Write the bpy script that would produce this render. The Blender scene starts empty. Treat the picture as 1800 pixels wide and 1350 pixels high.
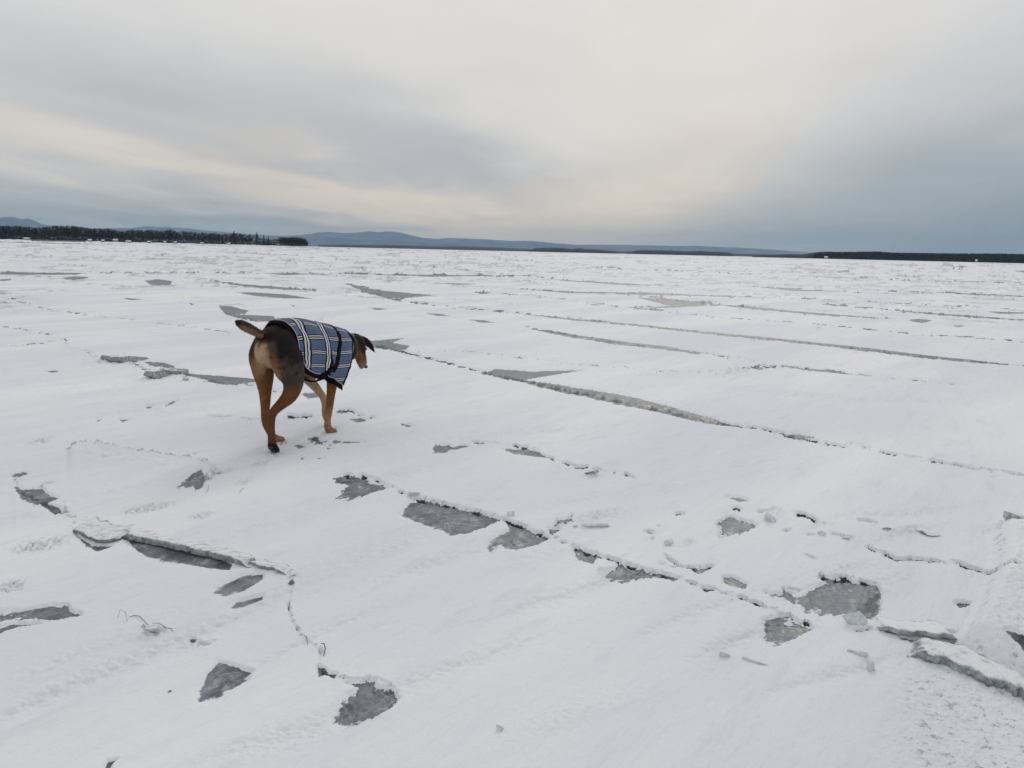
import bpy, bmesh, math, random, time
import numpy as np
from mathutils import Vector, Matrix, noise as mnoise
T0 = time.time()
SC = bpy.context.scene
COL = SC.collection

# ------------------------------------------------------------------ camera
H = 1.05; FPX = 1352.0
PITCH = math.radians(9.81); RHO = math.radians(1.31)
vF = np.array([0, math.cos(PITCH), -math.sin(PITCH)])
vR0 = np.array([1.0, 0, 0]); vU0 = np.array([0, math.sin(PITCH), math.cos(PITCH)])
vR = math.cos(RHO) * vR0 + math.sin(RHO) * vU0
vU = -math.sin(RHO) * vR0 + math.cos(RHO) * vU0
vC = np.array([0, 0, H])
cd = bpy.data.cameras.new('camera'); cam = bpy.data.objects.new('camera', cd); COL.objects.link(cam)
cd.sensor_fit = 'HORIZONTAL'; cd.sensor_width = 36.0; cd.lens = 36.0 * FPX / 1800.0
cd.clip_start = 0.05; cd.clip_end = 80000
cam.matrix_world = Matrix(((vR[0], vU[0], -vF[0], 0), (vR[1], vU[1], -vF[1], 0), (vR[2], vU[2], -vF[2], H), (0, 0, 0, 1)))
SC.camera = cam

def ray(px, py): return vF + vR * ((px - 900) / FPX) + vU * ((675 - py) / FPX)
def horizon(x):                    # height of the level horizon in the photograph
    return 675 + FPX * (vF[2] + vR[2] * (x - 900) / FPX) / vU[2]
def gpt(px, py, z=0.0):
    d = ray(px, py); return vC + d * ((z - H) / d[2])
def at_dist(px, py, D):            # point seen at (px, py) at horizontal distance D
    d = ray(px, py); return vC + d * (D / math.hypot(d[0], d[1]))

# ------------------------------------------------------------------ world, sun, exposure
SUN_AZ = math.radians(14); SUN_EL = math.radians(31)
w = bpy.data.worlds.new('World'); SC.world = w; w.use_nodes = True
nt = w.node_tree; nt.nodes.clear()
def N(tree, typ, **kw):
    n = tree.nodes.new(typ)
    for k, v in kw.items():
        if k == 'inp':
            for i, val in v.items(): n.inputs[i].default_value = val
        else: setattr(n, k, v)
    return n
def math_(tree, op, a, b=None, c=None, clamp=False):
    n = tree.nodes.new('ShaderNodeMath'); n.operation = op; n.use_clamp = clamp
    for i, v in enumerate((a, b, c)):
        if v is None: continue
        if isinstance(v, (int, float)): n.inputs[i].default_value = v
        else: tree.links.new(v, n.inputs[i])
    return n.outputs[0]
def mixc(tree, fac, a, b, blend='MIX'):
    n = tree.nodes.new('ShaderNodeMix'); n.data_type = 'RGBA'; n.blend_type = blend
    for i, v in ((0, fac), (6, a), (7, b)):
        if isinstance(v, (int, float)): n.inputs[i].default_value = v
        elif isinstance(v, tuple): n.inputs[i].default_value = v if len(v) == 4 else v + (1,)
        else: tree.links.new(v, n.inputs[i])
    return n.outputs[2]
def srgb(r, g, b):
    f = lambda c: (c / 255 / 12.92) if c / 255 <= 0.04045 else ((c / 255 + 0.055) / 1.055) ** 2.4
    return (f(r), f(g), f(b), 1)

sky = N(nt, 'ShaderNodeTexSky', sky_type='NISHITA', sun_disc=False, sun_elevation=SUN_EL, sun_rotation=SUN_AZ)
tc = N(nt, 'ShaderNodeTexCoord'); sep = N(nt, 'ShaderNodeSeparateXYZ'); nt.links.new(tc.outputs['Generated'], sep.inputs[0])
X, Y, Z = sep.outputs
az = math_(nt, 'DEGREES', math_(nt, 'ARCTAN2', X, Y))
el = math_(nt, 'DEGREES', math_(nt, 'ARCSINE', Z))
# cloud deck seen in perspective: streaks run towards a point just right of straight ahead
cz = math_(nt, 'ADD', math_(nt, 'ABSOLUTE', Z), 0.07)
ca, sa = math.cos(math.radians(10.5)), math.sin(math.radians(10.5))
dx = math_(nt, 'DIVIDE', math_(nt, 'SUBTRACT', math_(nt, 'MULTIPLY', X, ca), math_(nt, 'MULTIPLY', Y, sa)), cz)
dy = math_(nt, 'DIVIDE', math_(nt, 'ADD', math_(nt, 'MULTIPLY', X, sa), math_(nt, 'MULTIPLY', Y, ca)), cz)
def cloud(sx, sy, scale, detail, rough, off, dist=0.6):
    cb = N(nt, 'ShaderNodeCombineXYZ'); nt.links.new(math_(nt, 'MULTIPLY', dx, sx), cb.inputs[0]); nt.links.new(math_(nt, 'MULTIPLY', dy, sy), cb.inputs[1]); cb.inputs[2].default_value = off
    n = N(nt, 'ShaderNodeTexNoise', inp={'Scale': scale, 'Detail': detail, 'Roughness': rough, 'Distortion': dist}); nt.links.new(cb.outputs[0], n.inputs['Vector'])
    return n.outputs['Fac']
c1 = cloud(1.0, 0.32, 0.55, 5, 0.5, 3.1)
c2 = cloud(1.0, 0.55, 1.5, 6, 0.55, 8.7)
wob = math_(nt, 'SUBTRACT', cloud(1, 0.5, 0.9, 4, 0.5, 21.0), 0.5)
azw = math_(nt, 'ADD', az, math_(nt, 'MULTIPLY', wob, 14))
elw = math_(nt, 'ADD', el, math_(nt, 'MULTIPLY', wob, 5))
def blob(a, e, sa_, se, rot=0.0):
    cr, sr = math.cos(math.radians(rot)), math.sin(math.radians(rot))
    da = math_(nt, 'SUBTRACT', azw, a); de = math_(nt, 'SUBTRACT', elw, e)
    p = math_(nt, 'DIVIDE', math_(nt, 'ADD', math_(nt, 'MULTIPLY', da, cr), math_(nt, 'MULTIPLY', de, sr)), sa_)
    q = math_(nt, 'DIVIDE', math_(nt, 'SUBTRACT', math_(nt, 'MULTIPLY', de, cr), math_(nt, 'MULTIPLY', da, sr)), se)
    r2 = math_(nt, 'ADD', math_(nt, 'MULTIPLY', p, p), math_(nt, 'MULTIPLY', q, q))
    return math_(nt, 'EXPONENT', math_(nt, 'MULTIPLY', r2, -1.0))
def sky_at(px, py):
    d = ray(px, py); d = d / np.linalg.norm(d); return math.degrees(math.atan2(d[0], d[1])), math.degrees(math.asin(d[2]))
upramp = N(nt, 'ShaderNodeMapRange', interpolation_type='SMOOTHSTEP', inp={1: 0.0, 2: 22.0, 3: 0.0, 4: 1.0}); nt.links.new(elw, upramp.inputs[0])
skycol = mixc(nt, upramp.outputs[0], srgb(203, 203, 201), srgb(226, 224, 223))
def addblob(col, colour, amt, *a, **k):
    return mixc(nt, math_(nt, 'MULTIPLY', blob(*a, **k), amt, clamp=True), col, colour)
WARM = srgb(244, 226, 206); GREY = srgb(176, 178, 184); BLUE = srgb(142, 157, 169); BRIGHT = srgb(232, 227, 219)
B = [(BRIGHT, 0.85, (1130, 150), 16, 9, 25), (BRIGHT, 0.5, (700, 60), 14, 7, 0),
     (GREY, 0.75, (870, 305), 11.5, 2.8, -17), (GREY, 0.55, (330, 215), 15, 2.6, -12), (GREY, 0.35, (640, 250), 9, 2.2, -14),
     (GREY, 0.40, (1290, 300), 9, 2.6, 8), (srgb(190, 192, 197), 0.5, (1700, 210), 12, 6, 20),
     (GREY, 0.45, (150, 350), 16, 1.1, -2), (srgb(168, 174, 176), 0.75, (250, 392), 20, 1.0, -1),
     (WARM, 0.48, (280, 285), 15, 1.5, -8), (WARM, 0.60, (640, 335), 9, 1.6, -14),
     (WARM, 0.80, (800, 385), 8, 1.5, -6), (WARM, 0.75, (1080, 370), 11, 2.3, 5), (WARM, 0.35, (1250, 250), 7, 3, 30),
     (BLUE, 0.95, (1800, 400), 13, 4.2, 14), (BLUE, 0.55, (1550, 330), 12, 3.0, 16), (BLUE, 0.4, (1420, 415), 10, 1.6, 3)]
zen = N(nt, 'ShaderNodeMapRange', interpolation_type='SMOOTHSTEP', inp={1: 26.0, 2: 75.0, 3: 0.0, 4: 1.0}); nt.links.new(el, zen.inputs[0])
skycol = mixc(nt, zen.outputs[0], skycol, srgb(197, 199, 205))
for colr, amt, (px, py), s1, s2, rot in B:
    a_, e_ = sky_at(px, py); skycol = addblob(skycol, colr, amt, a_, e_, s1, s2, rot=rot)
m1 = N(nt, 'ShaderNodeMapRange', inp={1: 0.35, 2: 0.66, 3: 0.95, 4: 1.04}); nt.links.new(c1, m1.inputs[0])
m2 = N(nt, 'ShaderNodeMapRange', inp={1: 0.3, 2: 0.7, 3: 0.965, 4: 1.035}); nt.links.new(c2, m2.inputs[0])
mul = math_(nt, 'MULTIPLY', m1.outputs[0], m2.outputs[0])
skycol = mixc(nt, 1.0, skycol, N(nt, 'ShaderNodeCombineColor').outputs[0], 'MULTIPLY')
comb = skycol.node.inputs[7].links[0].from_node
for i in range(3): nt.links.new(mul, comb.inputs[i])
bg1 = N(nt, 'ShaderNodeBackground', inp={1: 0.06}); nt.links.new(sky.outputs[0], bg1.inputs[0])
bg2 = N(nt, 'ShaderNodeBackground', inp={1: 0.98}); nt.links.new(skycol, bg2.inputs[0])
mx = N(nt, 'ShaderNodeMixShader', inp={0: 0.95}); nt.links.new(bg1.outputs[0], mx.inputs[1]); nt.links.new(bg2.outputs[0], mx.inputs[2])
wo = N(nt, 'ShaderNodeOutputWorld'); nt.links.new(mx.outputs[0], wo.inputs[0])

sd = bpy.data.lights.new('sun', 'SUN'); sun = bpy.data.objects.new('sun', sd); COL.objects.link(sun)
sd.energy = 0.6; sd.angle = math.radians(20); sd.color = (1, 0.95, 0.88)
sv = Vector((math.sin(SUN_AZ) * math.cos(SUN_EL), math.cos(SUN_AZ) * math.cos(SUN_EL), math.sin(SUN_EL)))
sun.rotation_euler = sv.to_track_quat('Z', 'Y').to_euler()
SC.view_settings.view_transform = 'Standard'; SC.view_settings.look = 'None'
SC.view_settings.gamma = 1; SC.view_settings.use_curve_mapping = False; SC.view_settings.exposure = 0.07

# ------------------------------------------------------------------ helpers
def tag(o, label=None, cat=None, group=None, kind=None):
    if label: o['label'] = label
    if cat: o['category'] = cat
    if group: o['group'] = group
    if kind: o['kind'] = kind
    return o
def link(name, me, mats=(), parent=None):
    o = bpy.data.objects.new(name, me); COL.objects.link(o)
    for m in mats: me.materials.append(m)
    if parent: o.parent = parent
    return o
def empty(name, loc=(0, 0, 0), rz=0.0):
    o = bpy.data.objects.new(name, None); COL.objects.link(o); o.location = loc; o.rotation_euler = (0, 0, rz); o.empty_display_size = 0.1
    return o
def smooth(me):
    me.polygons.foreach_set('use_smooth', np.ones(len(me.polygons), dtype=bool))
def fattr(me, name, vals):
    a = me.attributes.new(name, 'FLOAT', 'POINT'); a.data.foreach_set('value', np.asarray(vals, dtype=np.float32))
def cattr(me, name, vals):
    v = np.ones((len(me.vertices), 4), dtype=np.float32); v[:, :3] = vals
    a = me.color_attributes.new(name, 'FLOAT_COLOR', 'POINT'); a.data.foreach_set('color', v.ravel())
def sstep(a, b, x):
    t = np.clip((x - a) / (b - a), 0, 1); return t * t * (3 - 2 * t)

def _hash(ix, iy, seed):
    h = (ix.astype(np.int64) * 374761393 + iy.astype(np.int64) * 668265263 + seed * 1274126177) & 0xFFFFFFFF
    h = ((h ^ (h >> 13)) * 1274126177) & 0xFFFFFFFF
    h = (h ^ (h >> 16)) & 0xFFFF
    return h.astype(np.float32) / 65535.0
def vnoise(x, y, seed=0):
    ix = np.floor(x); iy = np.floor(y); fx = (x - ix).astype(np.float32); fy = (y - iy).astype(np.float32)
    ux = fx * fx * fx * (fx * (fx * 6 - 15) + 10); uy = fy * fy * fy * (fy * (fy * 6 - 15) + 10)
    ix = ix.astype(np.int64); iy = iy.astype(np.int64)
    out = 0
    for dx_, wx in ((0, 1 - ux), (1, ux)):
        for dy_, wy in ((0, 1 - uy), (1, uy)):
            a = _hash(ix + dx_, iy + dy_, seed) * 6.2831853
            out = out + wx * wy * (np.cos(a) * (fx - dx_) + np.sin(a) * (fy - dy_))
    return out * 1.5                                   # about -1..1
def fbm(x, y, oct=4, seed=0, gain=0.5):
    s = 0; a = 1.0; t = 0
    for i in range(oct):
        s = s + a * vnoise(x, y, seed + i * 17); t += a; a *= gain; x = x * 2.03 + 5.1; y = y * 2.03 - 3.7
    return s / t

# ------------------------------------------------------------------ materials
def new_mat(name):
    m = bpy.data.materials.new(name); m.use_nodes = True; m.node_tree.nodes.clear(); return m, m.node_tree
def out_(t, s, vol=False):
    o = t.nodes.new('ShaderNodeOutputMaterial'); t.links.new(s, o.inputs[1 if vol else 0])
def pos(t):
    return t.nodes.new('ShaderNodeNewGeometry').outputs['Position']
def noise_(t, scale, detail=4, rough=0.5, vec=None, dist=0.0):
    n = N(t, 'ShaderNodeTexNoise', inp={'Scale': scale, 'Detail': detail, 'Roughness': rough, 'Distortion': dist})
    t.links.new(vec if vec is not None else pos(t), n.inputs['Vector']); return n.outputs['Fac']
def attr(t, name, out='Fac'):
    return N(t, 'ShaderNodeAttribute', attribute_name=name).outputs[out]
def mrange(t, v, a, b, c=0.0, d=1.0, smooth_=True):
    n = N(t, 'ShaderNodeMapRange', interpolation_type='SMOOTHSTEP' if smooth_ else 'LINEAR', inp={1: a, 2: b, 3: c, 4: d}); t.links.new(v, n.inputs[0]); return n.outputs[0]
def bump_(t, h, dist, strength=1.0, normal=None):
    b = N(t, 'ShaderNodeBump', inp={'Strength': strength, 'Distance': dist}); t.links.new(h, b.inputs['Height'])
    if normal is not None: t.links.new(normal, b.inputs['Normal'])
    return b.outputs[0]
def principled(t, col, rough=0.5, normal=None, **kw):
    p = t.nodes.new('ShaderNodeBsdfPrincipled')
    for k, v in (('Base Color', col), ('Roughness', rough)):
        if isinstance(v, (int, float, tuple)): p.inputs[k].default_value = v
        else: t.links.new(v, p.inputs[k])
    if normal is not None: t.links.new(normal, p.inputs['Normal'])
    for k, v in kw.items(): p.inputs[k.replace('_', ' ')].default_value = v
    return p.outputs[0]

WIND = math.atan2(*(gpt(500, 1030) - gpt(0, 1240))[[1, 0]])        # direction of the drifts on the lake
def wind_vec(t, sx, sy):
    m = N(t, 'ShaderNodeMapping', vector_type='TEXTURE'); t.links.new(pos(t), m.inputs[0])
    m.inputs['Rotation'].default_value = (0, 0, WIND); m.inputs['Scale'].default_value = (sx, sy, 1)
    return m.outputs[0]

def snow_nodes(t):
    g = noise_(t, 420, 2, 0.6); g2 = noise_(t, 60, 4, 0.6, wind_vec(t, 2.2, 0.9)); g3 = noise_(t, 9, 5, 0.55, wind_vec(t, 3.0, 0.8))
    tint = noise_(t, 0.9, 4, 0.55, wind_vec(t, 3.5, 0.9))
    c = mixc(t, mrange(t, tint, 0.35, 0.68), (0.75, 0.78, 0.83, 1), (0.88, 0.885, 0.90, 1))  # soft drift shading put into the snow colour as a broad bluish tint
    c = mixc(t, mrange(t, g3, 0.54, 0.72, 0, 0.32), c, (0.62, 0.66, 0.71, 1))  # wind-crust streaks, deepened as painted drift shading
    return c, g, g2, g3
def snow_bump(t, g, g2, g3):
    n = bump_(t, g3, 0.024, 0.6); n = bump_(t, g2, 0.006, 0.5, n); return bump_(t, g, 0.0018, 0.5, n)
# lake surface: snow over grey ice, the boundary follows the real snow depth
mLake, t = new_mat('lake_snow_and_ice')
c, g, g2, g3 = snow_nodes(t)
sn = attr(t, 'snow'); dk = attr(t, 'dark'); icy = attr(t, 'icy')
edge = math_(t, 'ADD', sn, math_(t, 'MULTIPLY', math_(t, 'SUBTRACT', noise_(t, 130, 5, 0.7), 0.5), 1.1))
cover = mrange(t, edge, 0.36, 0.78)
speck = mrange(t, noise_(t, 170, 3, 0.7), 0.66, 0.72, 0, 0.55)
patchy = noise_(t, 14, 5, 0.6, wind_vec(t, 1.6, 1.0))
fine = noise_(t, 75, 5, 0.7, wind_vec(t, 1.1, 1.0))
icec = mixc(t, mrange(t, math_(t, 'ADD', math_(t, 'MULTIPLY', patchy, 0.65), math_(t, 'MULTIPLY', fine, 0.35)), 0.38, 0.62), (0.085, 0.097, 0.113, 1), (0.225, 0.245, 0.275, 1))
vor = N(t, 'ShaderNodeTexVoronoi', feature='DISTANCE_TO_EDGE', inp={'Scale': 9.0}); t.links.new(pos(t), vor.inputs['Vector'])
icec = mixc(t, mrange(t, vor.outputs['Distance'], 0.012, 0.0, 0, 0.45), icec, (0.5, 0.52, 0.53, 1))
icec = mixc(t, mrange(t, noise_(t, 22, 5, 0.65, wind_vec(t, 1.3, 1.0)), 0.54, 0.68, 0, 0.55), icec, (0.52, 0.54, 0.56, 1))
icec = mixc(t, speck, icec, (0.6, 0.62, 0.64, 1))
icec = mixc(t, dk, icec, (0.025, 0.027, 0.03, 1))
iceb = principled(t, icec, mrange(t, patchy, 0.3, 0.7, 0.32, 0.6), bump_(t, noise_(t, 90, 4, 0.6), 0.0012, 0.5), IOR=1.31)
crusted = mixc(t, mrange(t, math_(t, 'ADD', icy, math_(t, 'MULTIPLY', math_(t, 'SUBTRACT', noise_(t, 70, 4, 0.7), 0.5), 1.4)), 0.35, 0.75), c, (0.42, 0.455, 0.47, 1))  # grey icy crust mixed into the snow colour
rgh = mixc(t, icy, (0.8, 0.8, 0.8, 1), (0.55, 0.55, 0.55, 1))
snowb = principled(t, crusted, rgh, snow_bump(t, g, g2, g3), Specular_IOR_Level=0.25)
ms = t.nodes.new('ShaderNodeMixShader'); t.links.new(cover, ms.inputs[0]); t.links.new(iceb, ms.inputs[1]); t.links.new(snowb, ms.inputs[2]); out_(t, ms.outputs[0])
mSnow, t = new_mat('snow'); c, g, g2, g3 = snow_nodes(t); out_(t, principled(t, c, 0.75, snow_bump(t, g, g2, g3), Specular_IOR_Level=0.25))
# broken ice with snow dust on its upper side
mIce, t = new_mat('broken_ice')
n1 = noise_(t, 60, 5, 0.65); geo = t.nodes.new('ShaderNodeNewGeometry'); sp = t.nodes.new('ShaderNodeSeparateXYZ'); t.links.new(geo.outputs['Normal'], sp.inputs[0])
ic = mixc(t, mrange(t, n1, 0.35, 0.65), (0.36, 0.385, 0.395, 1), (0.66, 0.685, 0.69, 1))
dust = mrange(t, math_(t, 'ADD', sp.outputs[2], math_(t, 'MULTIPLY', math_(t, 'SUBTRACT', noise_(t, 40, 5, 0.7), 0.5), 1.5)), 0.62, 0.9)
ib = principled(t, ic, 0.22, bump_(t, n1, 0.004, 0.8), IOR=1.31, Transmission_Weight=0.12)
sb_ = principled(t, (0.76, 0.78, 0.81, 1), 0.7, bump_(t, noise_(t, 120, 4, 0.6), 0.003, 0.7))
ms = t.nodes.new('ShaderNodeMixShader'); t.links.new(dust, ms.inputs[0]); t.links.new(ib, ms.inputs[1]); t.links.new(sb_, ms.inputs[2]); out_(t, ms.outputs[0])
mBare, t = new_mat('bare_broken_ice')
n1 = noise_(t, 55, 6, 0.7); geo = t.nodes.new('ShaderNodeNewGeometry'); sp = t.nodes.new('ShaderNodeSeparateXYZ'); t.links.new(geo.outputs['Normal'], sp.inputs[0])
ic = mixc(t, mrange(t, n1, 0.32, 0.68), (0.17, 0.19, 0.20, 1), (0.50, 0.53, 0.54, 1))
dust = mrange(t, math_(t, 'ADD', sp.outputs[2], math_(t, 'MULTIPLY', math_(t, 'SUBTRACT', noise_(t, 30, 6, 0.75), 0.5), 1.6)), 0.60, 1.05)
ib = principled(t, ic, 0.25, bump_(t, n1, 0.004, 0.9), IOR=1.31)
sb_ = principled(t, (0.80, 0.82, 0.84, 1), 0.7, bump_(t, noise_(t, 120, 4, 0.6), 0.005, 0.9))
ms = t.nodes.new('ShaderNodeMixShader'); t.links.new(dust, ms.inputs[0]); t.links.new(ib, ms.inputs[1]); t.links.new(sb_, ms.inputs[2]); out_(t, ms.outputs[0])
mClear, t = new_mat('clear_ice'); n1 = noise_(t, 80, 5, 0.65)
out_(t, principled(t, mixc(t, mrange(t, n1, 0.35, 0.65), (0.62, 0.68, 0.71, 1), (0.86, 0.89, 0.91, 1)), 0.18, bump_(t, n1, 0.006, 0.9), IOR=1.31, Transmission_Weight=0.12))
mSliver, t = new_mat('dark_ice_edge'); n1 = noise_(t, 80, 3)
out_(t, principled(t, mixc(t, n1, (0.05, 0.055, 0.06, 1), (0.2, 0.21, 0.22, 1)), 0.3))

# ------------------------------------------------------------------ the lake surface
COLS, ROWS = 1250, 760
vv = np.concatenate([np.linspace(1 / 1.12, 1 / 170., ROWS), 1 / np.geomspace(185, 16000, 45)])
dist = (1 / vv)
tt = np.linspace(-0.80, 0.80, COLS)
XX = (dist[:, None] + 1.1) * tt[None, :]; YY = np.repeat(dist[:, None], COLS, 1)
xw = XX.ravel(); yw = YY.ravel()
P = np.stack([xw, yw, np.zeros_like(xw)], 1) - vC
zc = P @ vF; pu = 900 + FPX * (P @ vR) / zc; pv = 675 - FPX * (P @ vU) / zc
dd = np.hypot(xw, yw)
mpp = zc / FPX                                            # metres across one pixel of the photograph
qa = np.arctan2(xw, yw) * FPX; qb = np.log(dd) * FPX      # noise domain whose grain grows with distance
cw, sw = math.cos(WIND), math.sin(WIND)
wx = xw * cw + yw * sw; wy = -xw * sw + yw * cw

near = 1 - sstep(4, 14, dd)
S = 0.0075 + 0.0035 * fbm(wx / 1.6, wy / 0.5, 4, 3)
S += 0.003 * fbm(wx / 6, wy / 2.2, 3, 33)
S += near * (0.0034 * fbm(wx / 0.42, wy / 0.13, 4, 61) + 0.008 * np.abs(fbm(wx / 1.3, wy / 0.33, 3, 63)))
S += near * 0.0012 * fbm(wx / 0.05, wy / 0.03, 3, 71)
I = 0.018 * fbm(xw / 3.4, yw / 3.4, 2, 5) * sstep(1.5, 4, dd)      # plates do not lie quite level
I += near * 0.010 * fbm(wx / 1.5, wy / 0.42, 2, 207)
I += 0.05 * fbm(xw / 16, yw / 9, 2, 9) * sstep(12, 40, dd) - 0.010
snowm = np.full(len(xw), 3.0); dark = np.zeros(len(xw)); icy = np.zeros(len(xw))
rag = fbm(qa / 16, qb / 16, 4, 11, 0.62); rag2 = fbm(qa / 5, qb / 5, 3, 23, 0.6)
ragw = fbm((qa * cw + qb * sw) / 34, (-qa * sw + qb * cw) / 7, 3, 44, 0.6)   # drift fingers

def box(u0, v0, u1, v1): return np.nonzero((pu > u0) & (pu < u1) & (pv > v0) & (pv < v1))[0]
def seg_dist(u, v, pts, closed):
    best = np.full(len(u), 1e9); side = np.zeros(len(u)); inside = np.zeros(len(u), bool)
    n = len(pts)
    for i in range(n if closed else n - 1):
        ax, ay = pts[i]; bx, by = pts[(i + 1) % n]
        ex, ey = bx - ax, by - ay; L = ex * ex + ey * ey + 1e-9
        k = np.clip(((u - ax) * ex + (v - ay) * ey) / L, 0, 1)
        d = np.hypot(u - ax - k * ex, v - ay - k * ey)
        m = d < best; best[m] = d[m]; side[m] = (ex * (v[m] - ay) - ey * (u[m] - ax))
        if closed:
            c_ = ((ay > v) != (by > v)) & (u < (bx - ax) * (v - ay) / (by - ay + 1e-12) + ax); inside ^= c_
    return best, np.sign(side), inside

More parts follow.
